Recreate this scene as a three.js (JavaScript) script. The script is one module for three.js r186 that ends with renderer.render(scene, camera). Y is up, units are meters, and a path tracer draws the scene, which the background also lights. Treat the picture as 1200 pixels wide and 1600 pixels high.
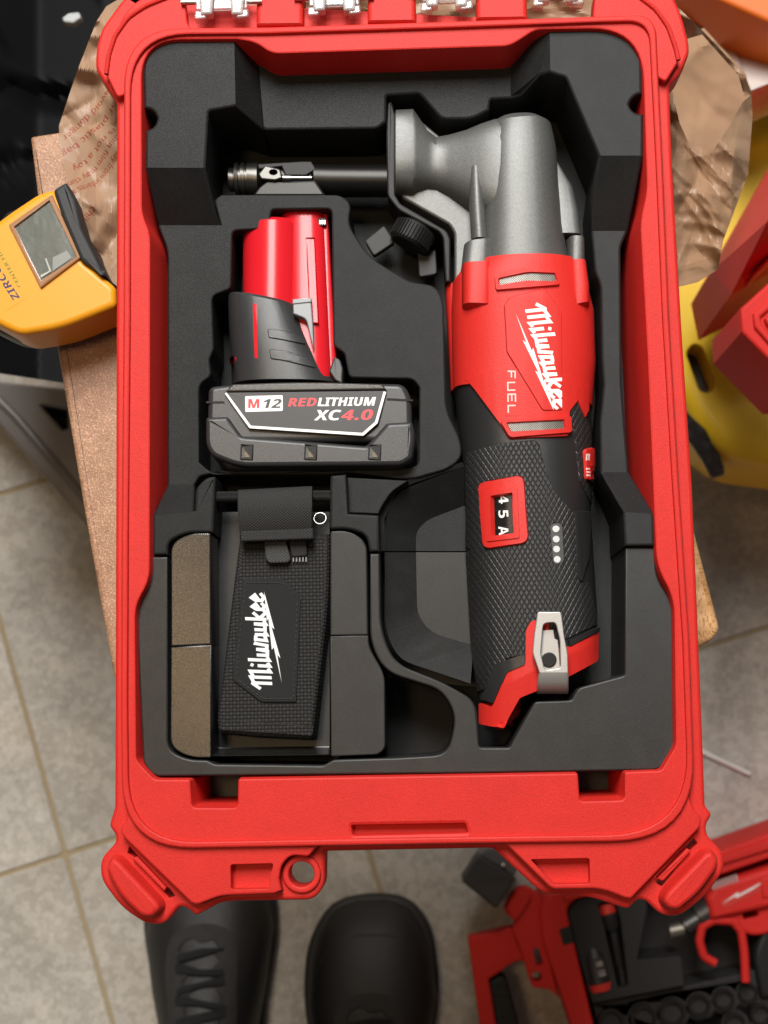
import * as THREE from 'three';
import { toCreasedNormals, mergeGeometries } from 'three/addons/utils/BufferGeometryUtils.js';
import { RectAreaLightUniformsLib } from 'three/addons/lights/RectAreaLightUniformsLib.js';

// ---------------------------------------------------------------- camera, lamps, exposure
const scene = new THREE.Scene();
const RIM = 0.68;                                              // height of the open case's rim above the floor
const EYE = new THREE.Vector3(0.012, RIM + 0.62, 0.127);       // a phone held over the case
const LENS = { x: [0.99917686, -0.03485404, 0.02075549], y: [-0.02528496, -0.13500207, 0.99052265], z: [-0.03172168, -0.99023211, -0.13577223] };
const camera = new THREE.PerspectiveCamera(39, 0.75, 0.05, 60);
camera.position.copy(EYE);
camera.up.set(-LENS.y[0], -LENS.y[1], -LENS.y[2]);
camera.lookAt(EYE.x + LENS.z[0], EYE.y + LENS.z[1], EYE.z + LENS.z[2]);
camera.focus = 0.64; camera.userData.fStop = 13;
scene.add(camera);
const renderer = new THREE.WebGLRenderer({ antialias: true });
renderer.toneMapping = THREE.LinearToneMapping;
renderer.toneMappingExposure = 1.0;
renderer.shadowMap.enabled = true;
scene.background = new THREE.Color().setRGB(0.105, 0.098, 0.09);
RectAreaLightUniformsLib.init();
// the room's ceiling lamps, out of frame: a long cool panel overhead, a smaller warm one behind the photographer
function ceilingLamp(label, x, y, z, w, d, r, g, b, power) {
  const m = new THREE.Mesh(new THREE.BoxGeometry(w, 0.03, d), new THREE.MeshStandardMaterial({ color: 0xdddddd, emissive: new THREE.Color(r, g, b), emissiveIntensity: power * 0.1 }));
  m.name = numbered('ceiling_lamp'); m.position.set(x, y + 0.02, z); scene.add(m);
  m.userData = { label, category: 'lamp' };
  const l = new THREE.RectAreaLight(new THREE.Color(r, g, b), power, w, d);
  l.position.set(x, y, z); l.lookAt(x, y - 1, z); scene.add(l);
}
const usedNames = {};
function numbered(n) { const k = usedNames[n] = (usedNames[n] ?? -1) + 1; return k ? n + '_' + String(k).padStart(3, '0') : n; }
ceilingLamp('long white ceiling panel lamp beyond the hinge side of the open red case', -0.1, 2.9, -1.9, 0.8, 2.3, 1, 0.985, 0.96, 27.5);
ceilingLamp('small warm ceiling lamp left of the open red case', -0.54, 2.9, -0.06, 0.32, 0.32, 1, 0.66, 0.34, 25);

// ---------------------------------------------------------------- measuring and shaping helpers
// at(x, y, h): the point of the level plane h millimetres from the rim that was measured at x, y on the photograph (real place on that plane)
const FPX = 800 / Math.tan(19.5 * Math.PI / 180);
function rayTo(px, py) {
  const a = (px - 600) / FPX, b = (py - 800) / FPX;
  return new THREE.Vector3(LENS.x[0] * a + LENS.y[0] * b + LENS.z[0], LENS.x[1] * a + LENS.y[1] * b + LENS.z[1], LENS.x[2] * a + LENS.y[2] * b + LENS.z[2]);
}
function at(px, py, h) { const r = rayTo(px, py); return r.multiplyScalar((RIM + h / 1000 - EYE.y) / r.y).add(EYE); }
let seed = 7;
function rnd() { seed = (seed * 1664525 + 1013904223) >>> 0; return seed / 4294967296; }
function reseed(s) { seed = s; }

function roundPts(p) {                                          // corners [x, y, round, h, 's' seam] -> dense outline
  const out = [], n = p.length;
  for (let i = 0; i < n; i++) {
    const c = p[i], r = c[2] || 0;
    if (!r) { out.push({ x: c[0], y: c[1], h: c[3], s: c[4] === 's' }); continue; }
    const a = p[(i + n - 1) % n], b = p[(i + 1) % n];
    const la = Math.hypot(a[0] - c[0], a[1] - c[1]), lb = Math.hypot(b[0] - c[0], b[1] - c[1]), t = Math.min(r, la * 0.49, lb * 0.49);
    const A = [c[0] + (a[0] - c[0]) * t / la, c[1] + (a[1] - c[1]) * t / la], B = [c[0] + (b[0] - c[0]) * t / lb, c[1] + (b[1] - c[1]) * t / lb];
    const k = t > 25 ? 10 : t > 9 ? 6 : 4;
    for (let j = 0; j <= k; j++) {
      const u = j / k, q = (1 - u) * (1 - u), w = 2 * u * (1 - u), e = u * u;
      out.push({ x: q * A[0] + w * c[0] + e * B[0], y: q * A[1] + w * c[1] + e * B[1], h: c[3], s: j === k && c[4] === 's' });
    }
  }
  return out;
}
const metres = (p) => { p.metres = true; return p; };                // an outline given in metres on the ground plan
const circlePts = (x, y, r, n = 20, ry = r) => Array.from({ length: n }, (_, i) => [x + r * Math.cos(i / n * 6.28318), y + ry * Math.sin(i / n * 6.28318)]);
function worldOutline(p, h, positive) {
  let o = roundPts(p).map((q) => ({ v: p.metres ? new THREE.Vector3(q.x, RIM + (q.h ?? h) / 1000, q.y) : at(q.x, q.y, q.h ?? h), s: q.s }));
  let a = 0;
  for (let i = 0; i < o.length; i++) { const u = o[i].v, w = o[(i + 1) % o.length].v; a += u.x * w.z - w.x * u.z; }
  if ((a > 0) !== positive) { const n = o.length; o = o.map((_, i) => ({ v: o[n - 1 - i].v, s: o[(2 * n - 2 - i) % n].s })); }
  return o;
}
function inset(o, e) {                                          // moves each corner e metres into the solid; seam edges stay
  const n = o.length, N = o.map((q, i) => { const w = o[(i + 1) % n].v, dx = w.x - q.v.x, dz = w.z - q.v.z, l = Math.hypot(dx, dz) || 1; return [-dz / l, dx / l]; });
  return o.map((q, i) => {
    const j = (i + n - 1) % n, a = N[j], b = N[i], ea = o[j].s ? 0 : e, eb = q.s ? 0 : e, det = a[0] * b[1] - a[1] * b[0];
    let vx, vz;
    if (Math.abs(det) < 0.2) { const m = (ea + eb) / 2; vx = (a[0] + b[0]) / 2 * m; vz = (a[1] + b[1]) / 2 * m; }
    else { vx = (ea * b[1] - eb * a[1]) / det; vz = (eb * a[0] - ea * b[0]) / det; }
    const l = Math.hypot(vx, vz), cap = Math.abs(e) * 2.2;
    if (l > cap) { vx *= cap / l; vz *= cap / l; }
    return new THREE.Vector3(q.v.x + vx, q.v.y, q.v.z + vz);
  });
}
class Shell {                                                   // collects triangles, gives a geometry with creased normals and uv in metres
  constructor() { this.p = []; this.t = []; }
  tri(a, b, c, ua, ub, uc) {
    for (const v of [a, b, c]) this.p.push(v.x, v.y, v.z);
    for (const [v, u] of [[a, ua], [b, ub], [c, uc]]) this.t.push(...(u || [v.x, v.z]));
  }
  quad(a, b, c, d, u) { const [A, B, C, D] = u || []; this.tri(a, b, c, A, B, C); this.tri(a, c, d, A, C, D); }
  geo(angle = 0.6) {
    const g = new THREE.BufferGeometry();
    g.setAttribute('position', new THREE.Float32BufferAttribute(this.p, 3));
    g.setAttribute('uv', new THREE.Float32BufferAttribute(this.t, 2));
    return creased(g, angle);
  }
}
function creased(g, angle = 0.6) {
  g = g.index ? g.toNonIndexed() : g;
  for (const k of Object.keys(g.attributes)) if (k !== 'position' && k !== 'uv') g.deleteAttribute(k);
  g.scale(2000, 2000, 2000);                                    // the crease test rounds positions to a hundredth
  g = toCreasedNormals(g, angle);
  g.scale(0.0005, 0.0005, 0.0005);
  return g;
}
// a solid with outline p (top at h mm, sides down to bot), rounded upper edge ch mm, holes with the same edge
function slab({ p, h = 0, bot = -10, ch = 0.6, seg = 2, draft = 0, holes = [], angle = 0.6 }) {
  const S = new Shell(), caps = new Shell(), loops = [worldOutline(p, h, true), ...holes.map((q) => worldOutline(q.p || q, h, false))];
  const drafts = [draft, ...holes.map((q) => q.draft || 0)], chs = [ch, ...holes.map((q) => q.ch ?? ch)], yb = RIM + bot / 1000, tops = [];
  loops.forEach((o, li) => {
    const rings = [], ch = chs[li];
    for (let k = 0; k <= (ch ? seg : 0); k++) {
      const a = ch ? k / seg * Math.PI / 2 : 0, e = ch * (1 - Math.cos(a)) / 1000, dy = ch * (1 - Math.sin(a)) / 1000;
      rings.push(inset(o, e).map((v) => { v.y -= ch ? dy : 0; return v; }));
    }
    tops.push(rings[rings.length - 1]);
    rings.unshift(inset(o, -drafts[li] / 1000).map((v) => { v.y = yb; return v; }));
    let run = 0;
    for (let i = 0; i < o.length; i++) {
      const j = (i + 1) % o.length, l = o[i].v.distanceTo(o[j].v);
      for (let k = 0; k + 1 < rings.length; k++) {
        const B = rings[k], A = rings[k + 1];
        S.quad(A[i], A[j], B[j], B[i], [[run, A[i].y], [run + l, A[j].y], [run + l, B[j].y], [run, B[i].y]]);
      }
      run += l;
    }
  });
  const flat = tops.map((t) => t.map((v) => new THREE.Vector2(v.x, v.z))), all = tops.flat();
  for (const [a, b, c] of THREE.ShapeUtils.triangulateShape(flat[0], flat.slice(1))) {
    const A = all[a], B = all[b], C = all[c];
    if ((B.x - A.x) * (C.z - A.z) - (B.z - A.z) * (C.x - A.x) > 0) caps.tri(A, C, B); else caps.tri(A, B, C);
  }
  return mergeGeometries([S.geo(angle), caps.geo(0.25)]);
}
function loft(rings, { closed = true, caps = true, angle = 0.6 } = {}) {
  const S = new Shell(), n = rings[0].length;
  let run = 0;
  for (let k = 0; k + 1 < rings.length; k++) {
    const A = rings[k], B = rings[k + 1];
    const step = A[0].distanceTo(B[0]);
    let s = 0;
    for (let i = 0; i < (closed ? n : n - 1); i++) {
      const j = (i + 1) % n, l = A[i].distanceTo(A[j]);
      S.quad(A[i], B[i], B[j], A[j], [[s, run], [s, run + step], [s + l, run + step], [s + l, run]]);
      s += l;
    }
    run += step;
  }
  if (caps && closed) for (const [R, f] of [[rings[0], 1], [rings[rings.length - 1], 0]]) {
    const c = R.reduce((a, v) => a.add(v), new THREE.Vector3()).divideScalar(n);
    for (let i = 0; i < n; i++) { const j = (i + 1) % n; if (f) S.tri(c, R[i], R[j]); else S.tri(c, R[j], R[i]); }
  }
  if (closed) {                                                  // outward faces, whichever way the rings run
    const p = S.p; let vol = 0;
    for (let i = 0; i < p.length; i += 9) { const [a, b, c] = [0, 3, 6].map((o) => [p[i + o] - p[0], p[i + o + 1] - p[1], p[i + o + 2] - p[2]]); vol += a[0] * (b[1] * c[2] - b[2] * c[1]) - a[1] * (b[0] * c[2] - b[2] * c[0]) + a[2] * (b[0] * c[1] - b[1] * c[0]); }
    if (vol < 0) for (let i = 0; i < p.length; i += 9) for (let k = 0; k < 3; k++) { [p[i + 3 + k], p[i + 6 + k]] = [p[i + 6 + k], p[i + 3 + k]]; if (k < 2) { const u = i / 9 * 6; [S.t[u + 2 + k], S.t[u + 4 + k]] = [S.t[u + 4 + k], S.t[u + 2 + k]]; } }
  }
  return S.geo(angle);
}
// one cross-section of a lying body: from the silhouette point L to R (axis height h0), rising top mm and falling bot mm, superellipse n; u0..u1 cuts
function section(L, R, h0, top, bot, n = 2, k = 36, profile) {
  const a = at(L[0], L[1], h0), b = at(R[0], R[1], h0), c = a.clone().add(b).multiplyScalar(0.5), half = b.clone().sub(a).multiplyScalar(0.5), out = [];
  const pr = profile || Array.from({ length: k }, (_, i) => { const t = i / k * Math.PI * 2, C = Math.cos(t), s = Math.sin(t); return [Math.sign(C) * Math.abs(C) ** (2 / n), Math.sign(s) * Math.abs(s) ** (2 / n)]; });
  for (const [u, v] of pr) out.push(new THREE.Vector3(c.x + half.x * u, c.y + v * (v > 0 ? top : bot) / 1000, c.z + half.z * u));
  return out;
}
const lyingLoft = (st, o) => loft(st.map((s) => section(s[0], s[1], s[2], s[3], s[4], s[5] || 2, 36, o && o.profile)), o);
function tubeAlong(pts, radius, k = 8, closed = false, seg = 0) {
  const c = new THREE.CatmullRomCurve3(pts, closed, 'catmullrom', 0.2);
  return creased(new THREE.TubeGeometry(c, seg || pts.length * 4, radius, k, closed), 1.2);
}
// lays a polygon on a surface: finds the surface under each point, follows its curvature, stands `up` mm proud
const caster = new THREE.Raycaster();
function meshed(p, holes, step) {                               // outline -> points and small triangles
  const L = roundPts(p).map((q) => new THREE.Vector2(q.x, q.y)), H = holes.map((q) => roundPts(q).map((a) => new THREE.Vector2(a.x, a.y)));
  const V = [L, ...H].flat().map((v) => [v.x, v.y]);
  let T = THREE.ShapeUtils.triangulateShape(L, H).map((t) => [...t]);
  T = T.map(([a, b, c]) => ((V[b][0] - V[a][0]) * (V[c][1] - V[a][1]) - (V[b][1] - V[a][1]) * (V[c][0] - V[a][0]) > 0 ? [a, c, b] : [a, b, c]));
  for (let pass = 0; pass < 6; pass++) {                         // split only edges that are still long
    const cut = new Map(); let any = false;
    const mid = (a, b) => {
      if (Math.hypot(V[a][0] - V[b][0], V[a][1] - V[b][1]) < step) return -1;
      const k = a < b ? a + '_' + b : b + '_' + a;
      if (!cut.has(k)) { cut.set(k, V.length); V.push([(V[a][0] + V[b][0]) / 2, (V[a][1] + V[b][1]) / 2]); any = true; }
      return cut.get(k);
    };
    const N = [];
    for (const [a, b, c] of T) {
      const x = mid(a, b), y = mid(b, c), z = mid(c, a), n = (x >= 0) + (y >= 0) + (z >= 0);
      if (!n) N.push([a, b, c]);
      else if (n === 3) N.push([a, x, z], [x, b, y], [z, y, c], [x, y, z]);
      else if (n === 1) { if (x >= 0) N.push([a, x, c], [x, b, c]); else if (y >= 0) N.push([a, b, y], [a, y, c]); else N.push([a, b, z], [z, b, c]); }
      else if (x < 0) N.push([c, z, y], [a, b, y], [a, y, z]); else if (y < 0) N.push([a, x, z], [x, b, c], [x, c, z]); else N.push([b, y, x], [a, x, y], [a, y, c]);
    }
    T = N; if (!any) break;
  }
  return [V, T];
}
function inlay(targets, p, { up = 0.4, down = 1, bev = 0.5, holes = [], step = 9, h = 0, level = null } = {}) {
  const [V, T] = meshed(p, holes, step);
  const top = [], nor = [];
  let last = null;
  const D = (px, py) => rayTo(px, py).normalize();
  for (const [px, py] of V) {
    caster.set(EYE, D(px, py));
    let q = null, nn = new THREE.Vector3(0, 1, 0);
    if (level === null) for (const m of targets) { const r = caster.intersectObject(m, false)[0]; if (r && (!q || r.distance < q.distance)) q = r; }
    if (q) { const g = q.object.geometry.attributes.normal, f = q.face; nn = new THREE.Vector3().fromBufferAttribute(g, f.a).add(new THREE.Vector3().fromBufferAttribute(g, f.b)).add(new THREE.Vector3().fromBufferAttribute(g, f.c)).normalize(); if (nn.dot(caster.ray.direction) > 0) nn.negate(); last = q.point.y; top.push(q.point.clone()); }
    else top.push(at(px, py, level !== null ? level : ((last ?? RIM + h / 1000) - RIM) * 1000));
    nor.push(nn);
  }
  const up_ = top.map((v, i) => v.clone().addScaledVector(nor[i], up / 1000)), S = new Shell(), edge = new Map();
  for (const [a, b, c] of T) {
    S.tri(up_[a], up_[b], up_[c]);
    for (const [i, j] of [[a, b], [b, c], [c, a]]) { const k = j + '_' + i; if (edge.has(k)) edge.delete(k); else edge.set(i + '_' + j, [i, j]); }
  }
  const out = top.map(() => new THREE.Vector3());
  for (const [i, j] of edge.values()) { const d = up_[j].clone().sub(up_[i]).cross(nor[i]).normalize(); out[i].add(d); out[j].add(d); }
  const low = top.map((v, i) => v.clone().addScaledVector(nor[i], -down / 1000).addScaledVector(out[i].lengthSq() ? out[i].normalize() : out[i], bev / 1000));
  for (const [i, j] of edge.values()) S.quad(up_[i], low[i], low[j], up_[j]);
  return S.geo(0.55);
}
// a thin sheet over the outline, creased by folds: h(x, y) is its level, amp the depth of the folds in mm
function sheet(p, h, amp, s, scale = 1, step = 7, holes = []) {
  const [V, T] = meshed(p, holes, step); reseed(s);
  const Q = V.map(([x, y]) => at(x, y, h(x, y))), bx = new THREE.Box3().setFromPoints(Q), main = rnd() * 3.14;
  const folds = Array.from({ length: Math.round(90 * scale) }, (_, i) => { const big = i % 6 === 0, a = main + (rnd() + rnd() + rnd() - 1.5) * 1.9; return { x: bx.min.x + rnd() * (bx.max.x - bx.min.x), z: bx.min.z + rnd() * (bx.max.z - bx.min.z), c: Math.cos(a), s: Math.sin(a), L: (big ? 0.09 : 0.014 + 0.04 * rnd()), w: (big ? 0.012 + 0.016 * rnd() : 0.0022 + 0.006 * rnd()), k: (rnd() < 0.35 ? -1 : 1) * (0.35 + 0.5 * rnd()), o: rnd() }; });
  const P = V.map(([x, y], n) => {
    const q = Q[n]; let z = 0;
    for (const f of folds) {                                      // each fold a ridge with its own line, length and width
      const dx = q.x - f.x, dz = q.z - f.z, t = dx * f.c + dz * f.s; if (Math.abs(t) > f.L) continue;
      const d = (dz * f.c - dx * f.s + 0.12 * f.w * Math.sin(t * 90 + f.o * 6)) / f.w; if (Math.abs(d) > 1) continue;
      const e = 1 - Math.abs(t) / f.L;
      z += f.k * f.w * 1000 * (d < 0 ? 1 + d : (1 - d) ** (1 + f.o)) * Math.min(1, e * 2);
    }
    return at(x, y, h(x, y) + z * amp);
  });
  const S = new Shell(); for (const [a, b, c] of T) S.tri(P[a], P[b], P[c]);
  return S.geo(0.7);
}
const ghost = (g) => new THREE.Mesh(g, new THREE.MeshBasicMaterial({ side: THREE.DoubleSide }));
// ---------------------------------------------------------------- things and parts
function thing(name, label, category, base, group) {
  const o = new THREE.Group(); o.name = numbered(name); o.position.copy(base); scene.add(o);
  o.userData = { label, category }; if (group) o.userData.group = group;
  return o;
}
function part(parent, name, geo, mat, label) {                  // geo in world places
  const w = new THREE.Vector3(); for (let q = parent; q; q = q.parent) w.add(q.position);
  const g = Array.isArray(geo) ? mergeGeometries(geo) : geo;
  if (w.lengthSq()) g.translate(-w.x, -w.y, -w.z);
  const m = new THREE.Mesh(g, mat); m.name = name; m.castShadow = m.receiveShadow = true; parent.add(m);
  if (label) m.userData.label = label;
  return m;
}
function tagged(mesh, label, category, group) { mesh.userData = { ...mesh.userData, label, category }; if (group) mesh.userData.group = group; mesh.name = numbered(mesh.name); return mesh; }
function structure(mesh) { mesh.userData.kind = 'structure'; return mesh; }
// ---------------------------------------------------------------- materials
function lattice(n, s) { reseed(s); return Float32Array.from({ length: n * n }, rnd); }
function noiseField(size, cells, octaves, s) {                  // tileable value noise 0..1
  const out = new Float32Array(size * size); let amp = 1, sum = 0;
  for (let o = 0; o < octaves; o++) {
    const n = Math.min(cells << o, size), L = lattice(n, s + o * 17), k = n / size;
    for (let y = 0; y < size; y++) for (let x = 0; x < size; x++) {
      const fx = x * k, fy = y * k, i = fx | 0, j = fy | 0, u = fx - i, v = fy - j, a = u * u * (3 - 2 * u), b = v * v * (3 - 2 * v), i1 = (i + 1) % n, j1 = (j + 1) % n;
      out[y * size + x] += amp * ((L[j * n + i] * (1 - a) + L[j * n + i1] * a) * (1 - b) + (L[j1 * n + i] * (1 - a) + L[j1 * n + i1] * a) * b);
    }
    sum += amp; amp *= 0.55;
  }
  return out.map((v) => v / sum);
}
function texture(size, fn, srgb, rep) {
  const d = new Uint8Array(size * size * 4);
  for (let i = 0; i < size * size; i++) { const c = fn(i % size, (i / size) | 0, i); d.set([c[0] * 255, c[1] * 255, c[2] * 255, 255].map((v) => Math.max(0, Math.min(255, v))), i * 4); }
  const t = new THREE.DataTexture(d, size, size); t.magFilter = t.minFilter = THREE.LinearFilter; t.wrapS = t.wrapT = THREE.RepeatWrapping;
  if (srgb) t.colorSpace = THREE.SRGBColorSpace;
  t.repeat.set(1 / rep, 1 / rep); t.needsUpdate = true; return t;
}
const gray = (v) => [v, v, v];
const rgb = (r, g, b) => new THREE.Color().setRGB(r, g, b);
const S_ = (c) => (c <= 0.0031308 ? 12.92 * c : 1.055 * c ** (1 / 2.4) - 0.055);
const css = (r, g, b) => `rgb(${[r, g, b].map((c) => Math.round(S_(c) * 255)).join(',')})`;
const grainF = noiseField(256, 64, 2, 11), patchF = noiseField(256, 6, 4, 23);
const grainT = texture(256, (x, y, i) => gray(grainF[i]), false, 0.03);
const fineT = texture(256, (x, y, i) => gray(grainF[i]), false, 0.012);
const printT = texture(256, (x, y, i) => gray(0.5 + 0.32 * Math.sin((x + y) / 256 * 6.28318 * 24) + 0.5 * (grainF[i] - 0.5)), false, 0.02);
const std = (r, g, b, roughness, o = {}) => new THREE.MeshStandardMaterial({ color: rgb(r, g, b), roughness, ...o });
const phys = (r, g, b, roughness, o = {}) => new THREE.MeshPhysicalMaterial({ color: rgb(r, g, b), roughness, ...o });
const RED = [0.58, 0.023, 0.017];
const speckF = noiseField(256, 128, 1, 301);
const dustT = texture(256, (x, y, i) => gray(0.84 + 0.18 * (speckF[i] - 0.5) + 0.12 * (patchF[i] - 0.5)), true, 0.045);
const redDust = texture(256, (x, y, i) => { const v = 0.93 + 0.16 * (speckF[(i * 7 + 1234) % 65536] - 0.5) + 0.05 * (patchF[i] - 0.5); return [v, v, v]; }, true, 0.06);
const M = {
  red: phys(...RED, 0.5, { specularIntensity: 0.6, bumpMap: grainT, bumpScale: 0.00006 }),
  redShell: phys(RED[0] * 1.13, RED[1] * 1.1, RED[2] * 1.1, 0.55, { specularIntensity: 0.5, map: redDust, bumpMap: grainT, bumpScale: 0.00006 }),
  redGloss: phys(0.58, 0.012, 0.02, 0.26, { specularIntensity: 0.45, clearcoat: 0.12, clearcoatRoughness: 0.1 }),
  printMid: phys(0.036, 0.0365, 0.0355, 0.38, { specularIntensity: 0.6, map: dustT, bumpMap: printT, bumpScale: 0.00005 }),  // same plastic as print; tone and gloss stand in for light falling differently
  printGloss: phys(0.021, 0.021, 0.0205, 0.24, { map: dustT, bumpMap: printT, bumpScale: 0.00003 }),
  print: phys(0.027, 0.0283, 0.0283, 0.45, { specularIntensity: 0.32, map: dustT, bumpMap: printT, bumpScale: 0.00009 }),
  black: phys(0.012, 0.012, 0.012, 0.45, { specularIntensity: 0.5, bumpMap: fineT, bumpScale: 0.00004 }),
  matte: std(0.014, 0.0135, 0.013, 0.8),
  steel: std(0.42, 0.41, 0.39, 0.34, { metalness: 1 }),
  white: std(0.78, 0.78, 0.77, 0.5),
};
// ---------------------------------------------------------------- the open red case
const RIDGE = [[199, 49, 90], [420, 47], [700, 38], [950, 29], [1019, 27, 95], [1030, 250], [1040, 490], [1056, 760], [1072, 1000], [1083, 1308, 130], [700, 1313], [420, 1318], [196, 1322, 120], [194, 1100], [195, 820], [198, 500]];
const moved = (p, e) => { const cx = 635, cy = 680; return p.map((q) => [q[0] + Math.sign(q[0] - cx) * e * (Math.abs(q[0] - cx) > 300 ? 1 : 0), q[1] + Math.sign(q[1] - cy) * e * (Math.abs(q[1] - cy) > 600 ? 1 : 0), q[2]]); };
const MOUTH = [[221, 62, 62], [370, 61], [400, 66, 14], [424, 84, 14], [796, 72, 14], [816, 60, 14], [836, 46, 14], [1003, 43, 82], [1011, 300, 20], [1000, 345, 20], [1012, 560], [1022, 800], [1026, 885, 25], [1053, 935, 25], [1056, 1165, 8], [1033, 1204, 6], [976, 1206, 4], [976, 1250, 8], [906, 1252, 8], [903, 1208, 4], [740, 1211], [372, 1217, 4], [371, 1262, 8], [300, 1262, 8], [297, 1218, 4], [242, 1218, 6], [213, 1188, 8], [211, 945, 25], [234, 907, 25], [235, 365, 20], [222, 335, 20]];
const FLANGE = [[149, 78, 25], [149, 108, 8], [182, 159, 4], [181, 600], [179, 1262, 8], [170, 1290, 6], [181, 1306, 6], [180, 1317, 8], [156, 1343, 14], [157, 1375, 30], [190, 1419, 20], [228, 1444, 14], [256, 1445, 12], [280, 1416, 12], [291, 1418, 6], [306, 1431, 5], [343, 1411, 20], [362, 1408, 20], [490, 1406, 30], [507, 1385, 24], [508, 1330, 6], [770, 1325, 6], [848, 1397, 18], [915, 1399, 30], [981, 1421, 6], [997, 1405, 12], [1009, 1407, 10], [1034, 1431, 20], [1062, 1432, 20], [1102, 1402, 30], [1132, 1360, 20], [1131, 1333, 18], [1105, 1305, 12], [1103, 1290, 10], [1113, 1272, 6], [1102, 1260, 6], [1100, 1200], [1082, 760], [1066, 520], [1051, 260], [1046, 133, 6], [1062, 116, 6], [1077, 84, 6], [1077, 66, 25], [1064, 18, 20], [1045, -22, 10], [930, -22, 8], [926, 33, 6], [830, 36, 8], [826, 42, 6], [742, 44, 6], [652, 46, 6], [572, 49, 6], [476, 52, 6], [398, 55, 6], [308, 57, 6], [294, 40, 8], [292, -22, 8], [240, -30], [193, -4, 12], [158, 44, 12]];
const tool_case = thing('tool_case', 'large open red plastic tool case with black insert in the middle', 'tool case', at(640, 680, -65));
{
  const ring = (x, y, r) => circlePts(x, y, r, 24);
  const shell = [
    slab({ p: moved(RIDGE, 6), h: -1.5, bot: -64, ch: 1.5, holes: [{ p: MOUTH, draft: 4, ch: 0.8 }, [[549, 1290, 3], [727, 1287, 3], [731, 1301, 3], [552, 1305, 3]]] }),
    slab({ p: moved(RIDGE, 5), h: 0.5, bot: -3, ch: 0.8, holes: [moved(RIDGE, -5)] }),
    slab({ p: FLANGE, h: -9, bot: -24, ch: 1.6, seg: 3, holes: [moved(RIDGE, -16), ring(471, 1366, 20), { p: [[199, 1333, 2], [209, 1338, 2], [216, 1348], [258, 1394], [264, 1404, 2], [274, 1400, 2], [268, 1392], [214, 1336], [202, 1322, 2]], ch: 0.3 }, { p: [[1026, 1380, 2], [1034, 1385], [1081, 1326], [1090, 1318, 2], [1084, 1309, 2], [1072, 1322], [1022, 1370, 2]], ch: 0.3 }] }),
    slab({ p: [[205, 1258], [197, 1283, 4], [187, 1298, 6], [194, 1309, 6], [299, 1411, 4], [309, 1413, 4], [346, 1399, 12], [428, 1396, 4], [440, 1391], [436, 1372], [440, 1350, 10], [455, 1336, 8], [482, 1338, 4], [497, 1321], [292, 1311], [252, 1296], [224, 1268]], h: -2.4, bot: -9.5, ch: 0.8, holes: [{ p: [[360, 1351, 4], [428, 1349, 6], [421, 1370, 6], [421, 1389, 4], [361, 1390, 4]], ch: 0.3 }] }),
    slab({ p: [[786, 1314], [862, 1389, 8], [940, 1388, 20], [977, 1403, 4], [986, 1404, 4], [1094, 1292, 6], [1096, 1279, 6], [1084, 1264, 4], [1072, 1236], [1046, 1276], [1012, 1296], [900, 1309]], h: -2.4, bot: -9.5, ch: 0.8, holes: [{ p: [[829, 1343, 3], [921, 1341, 4], [922, 1381, 4], [866, 1382, 4]], ch: 0.3 }] }),
    slab({ p: ring(471, 1366, 30), h: -7, bot: -9.4, ch: 0.8, holes: [ring(471, 1366, 20)] }),
    slab({ p: [[190, 1240], [1085, 1200], [1040, 60], [210, 60]], h: -60, bot: -64, ch: 0 }),
    slab({ p: [[545, 1284], [733, 1280], [738, 1308], [546, 1311]], h: -8, bot: -12, ch: 0 }),
    slab({ p: [[164, 62], [192, 8], [236, -18], [262, 40], [205, 84]], h: -9.7, bot: -22, ch: 0 }),
    // raised guards round the two hinge corners
    slab({ p: [[166, 117, 4], [170, 86, 20], [180, 55, 30], [192, 24, 30], [216, -2, 24], [286, -30, 6], [293, 38, 8], [306, 52, 8], [258, 56, 20], [214, 92, 30], [196, 148, 8], [183, 152, 6]], h: -4.5, bot: -9.5, ch: 0.8, seg: 3 }),
    slab({ p: [[1060, 96, 4], [1057, 78, 14], [1044, 42, 30], [1024, 14, 30], [985, -18, 8], [930, -18, 6], [926, 28, 6], [960, 32, 20], [1004, 66, 30], [1024, 118, 10], [1040, 128, 6]], h: -4.5, bot: -9.5, ch: 0.8, seg: 3 }),
    ...[[398, 476, 52], [572, 652, 47], [742, 826, 42]].map(([a, b, y]) => slab({ p: [[a + 2, y - 12, 3], [b - 2, y - 13, 3], [b - 3, -30], [a + 3, -30]], h: -4, bot: -20, ch: 2, seg: 3 })),
  ];
  part(tool_case, 'shell', shell, M.redShell);
  const bead = (pts) => tubeAlong(pts.map(([x, y]) => at(x, y, -4.2)), 0.0011);
  for (const pts of [[[166, 116], [170, 86], [180, 56], [200, 28], [228, 9], [280, -12]], [[1060, 94], [1056, 76], [1044, 42], [1024, 14], [990, -12]]]) part(tool_case, 'guard_rib', bead(pts), M.redShell);
  for (const [body, bar] of [
    [[[164, 1357, 10], [176, 1340, 8], [186, 1346, 6], [247, 1411, 6], [250, 1421, 6], [236, 1434, 8], [221, 1432, 10], [187, 1401, 20]], [[206, 1341, 3], [214, 1338, 2], [260, 1387, 2], [257, 1393, 3]]],
    [[[1036, 1409, 8], [1041, 1396, 8], [1102, 1333, 8], [1112, 1331, 8], [1123, 1345, 8], [1119, 1359, 14], [1092, 1396, 20], [1060, 1422, 12], [1046, 1420, 8]], [[1027, 1373, 2], [1074, 1325, 2], [1080, 1330, 3], [1036, 1377, 3]]]]) {
    const l = part(tool_case, 'latch', slab({ p: body, h: -1, bot: -9.6, ch: 1.8, seg: 3, draft: 1.4 }), M.redShell);
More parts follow.
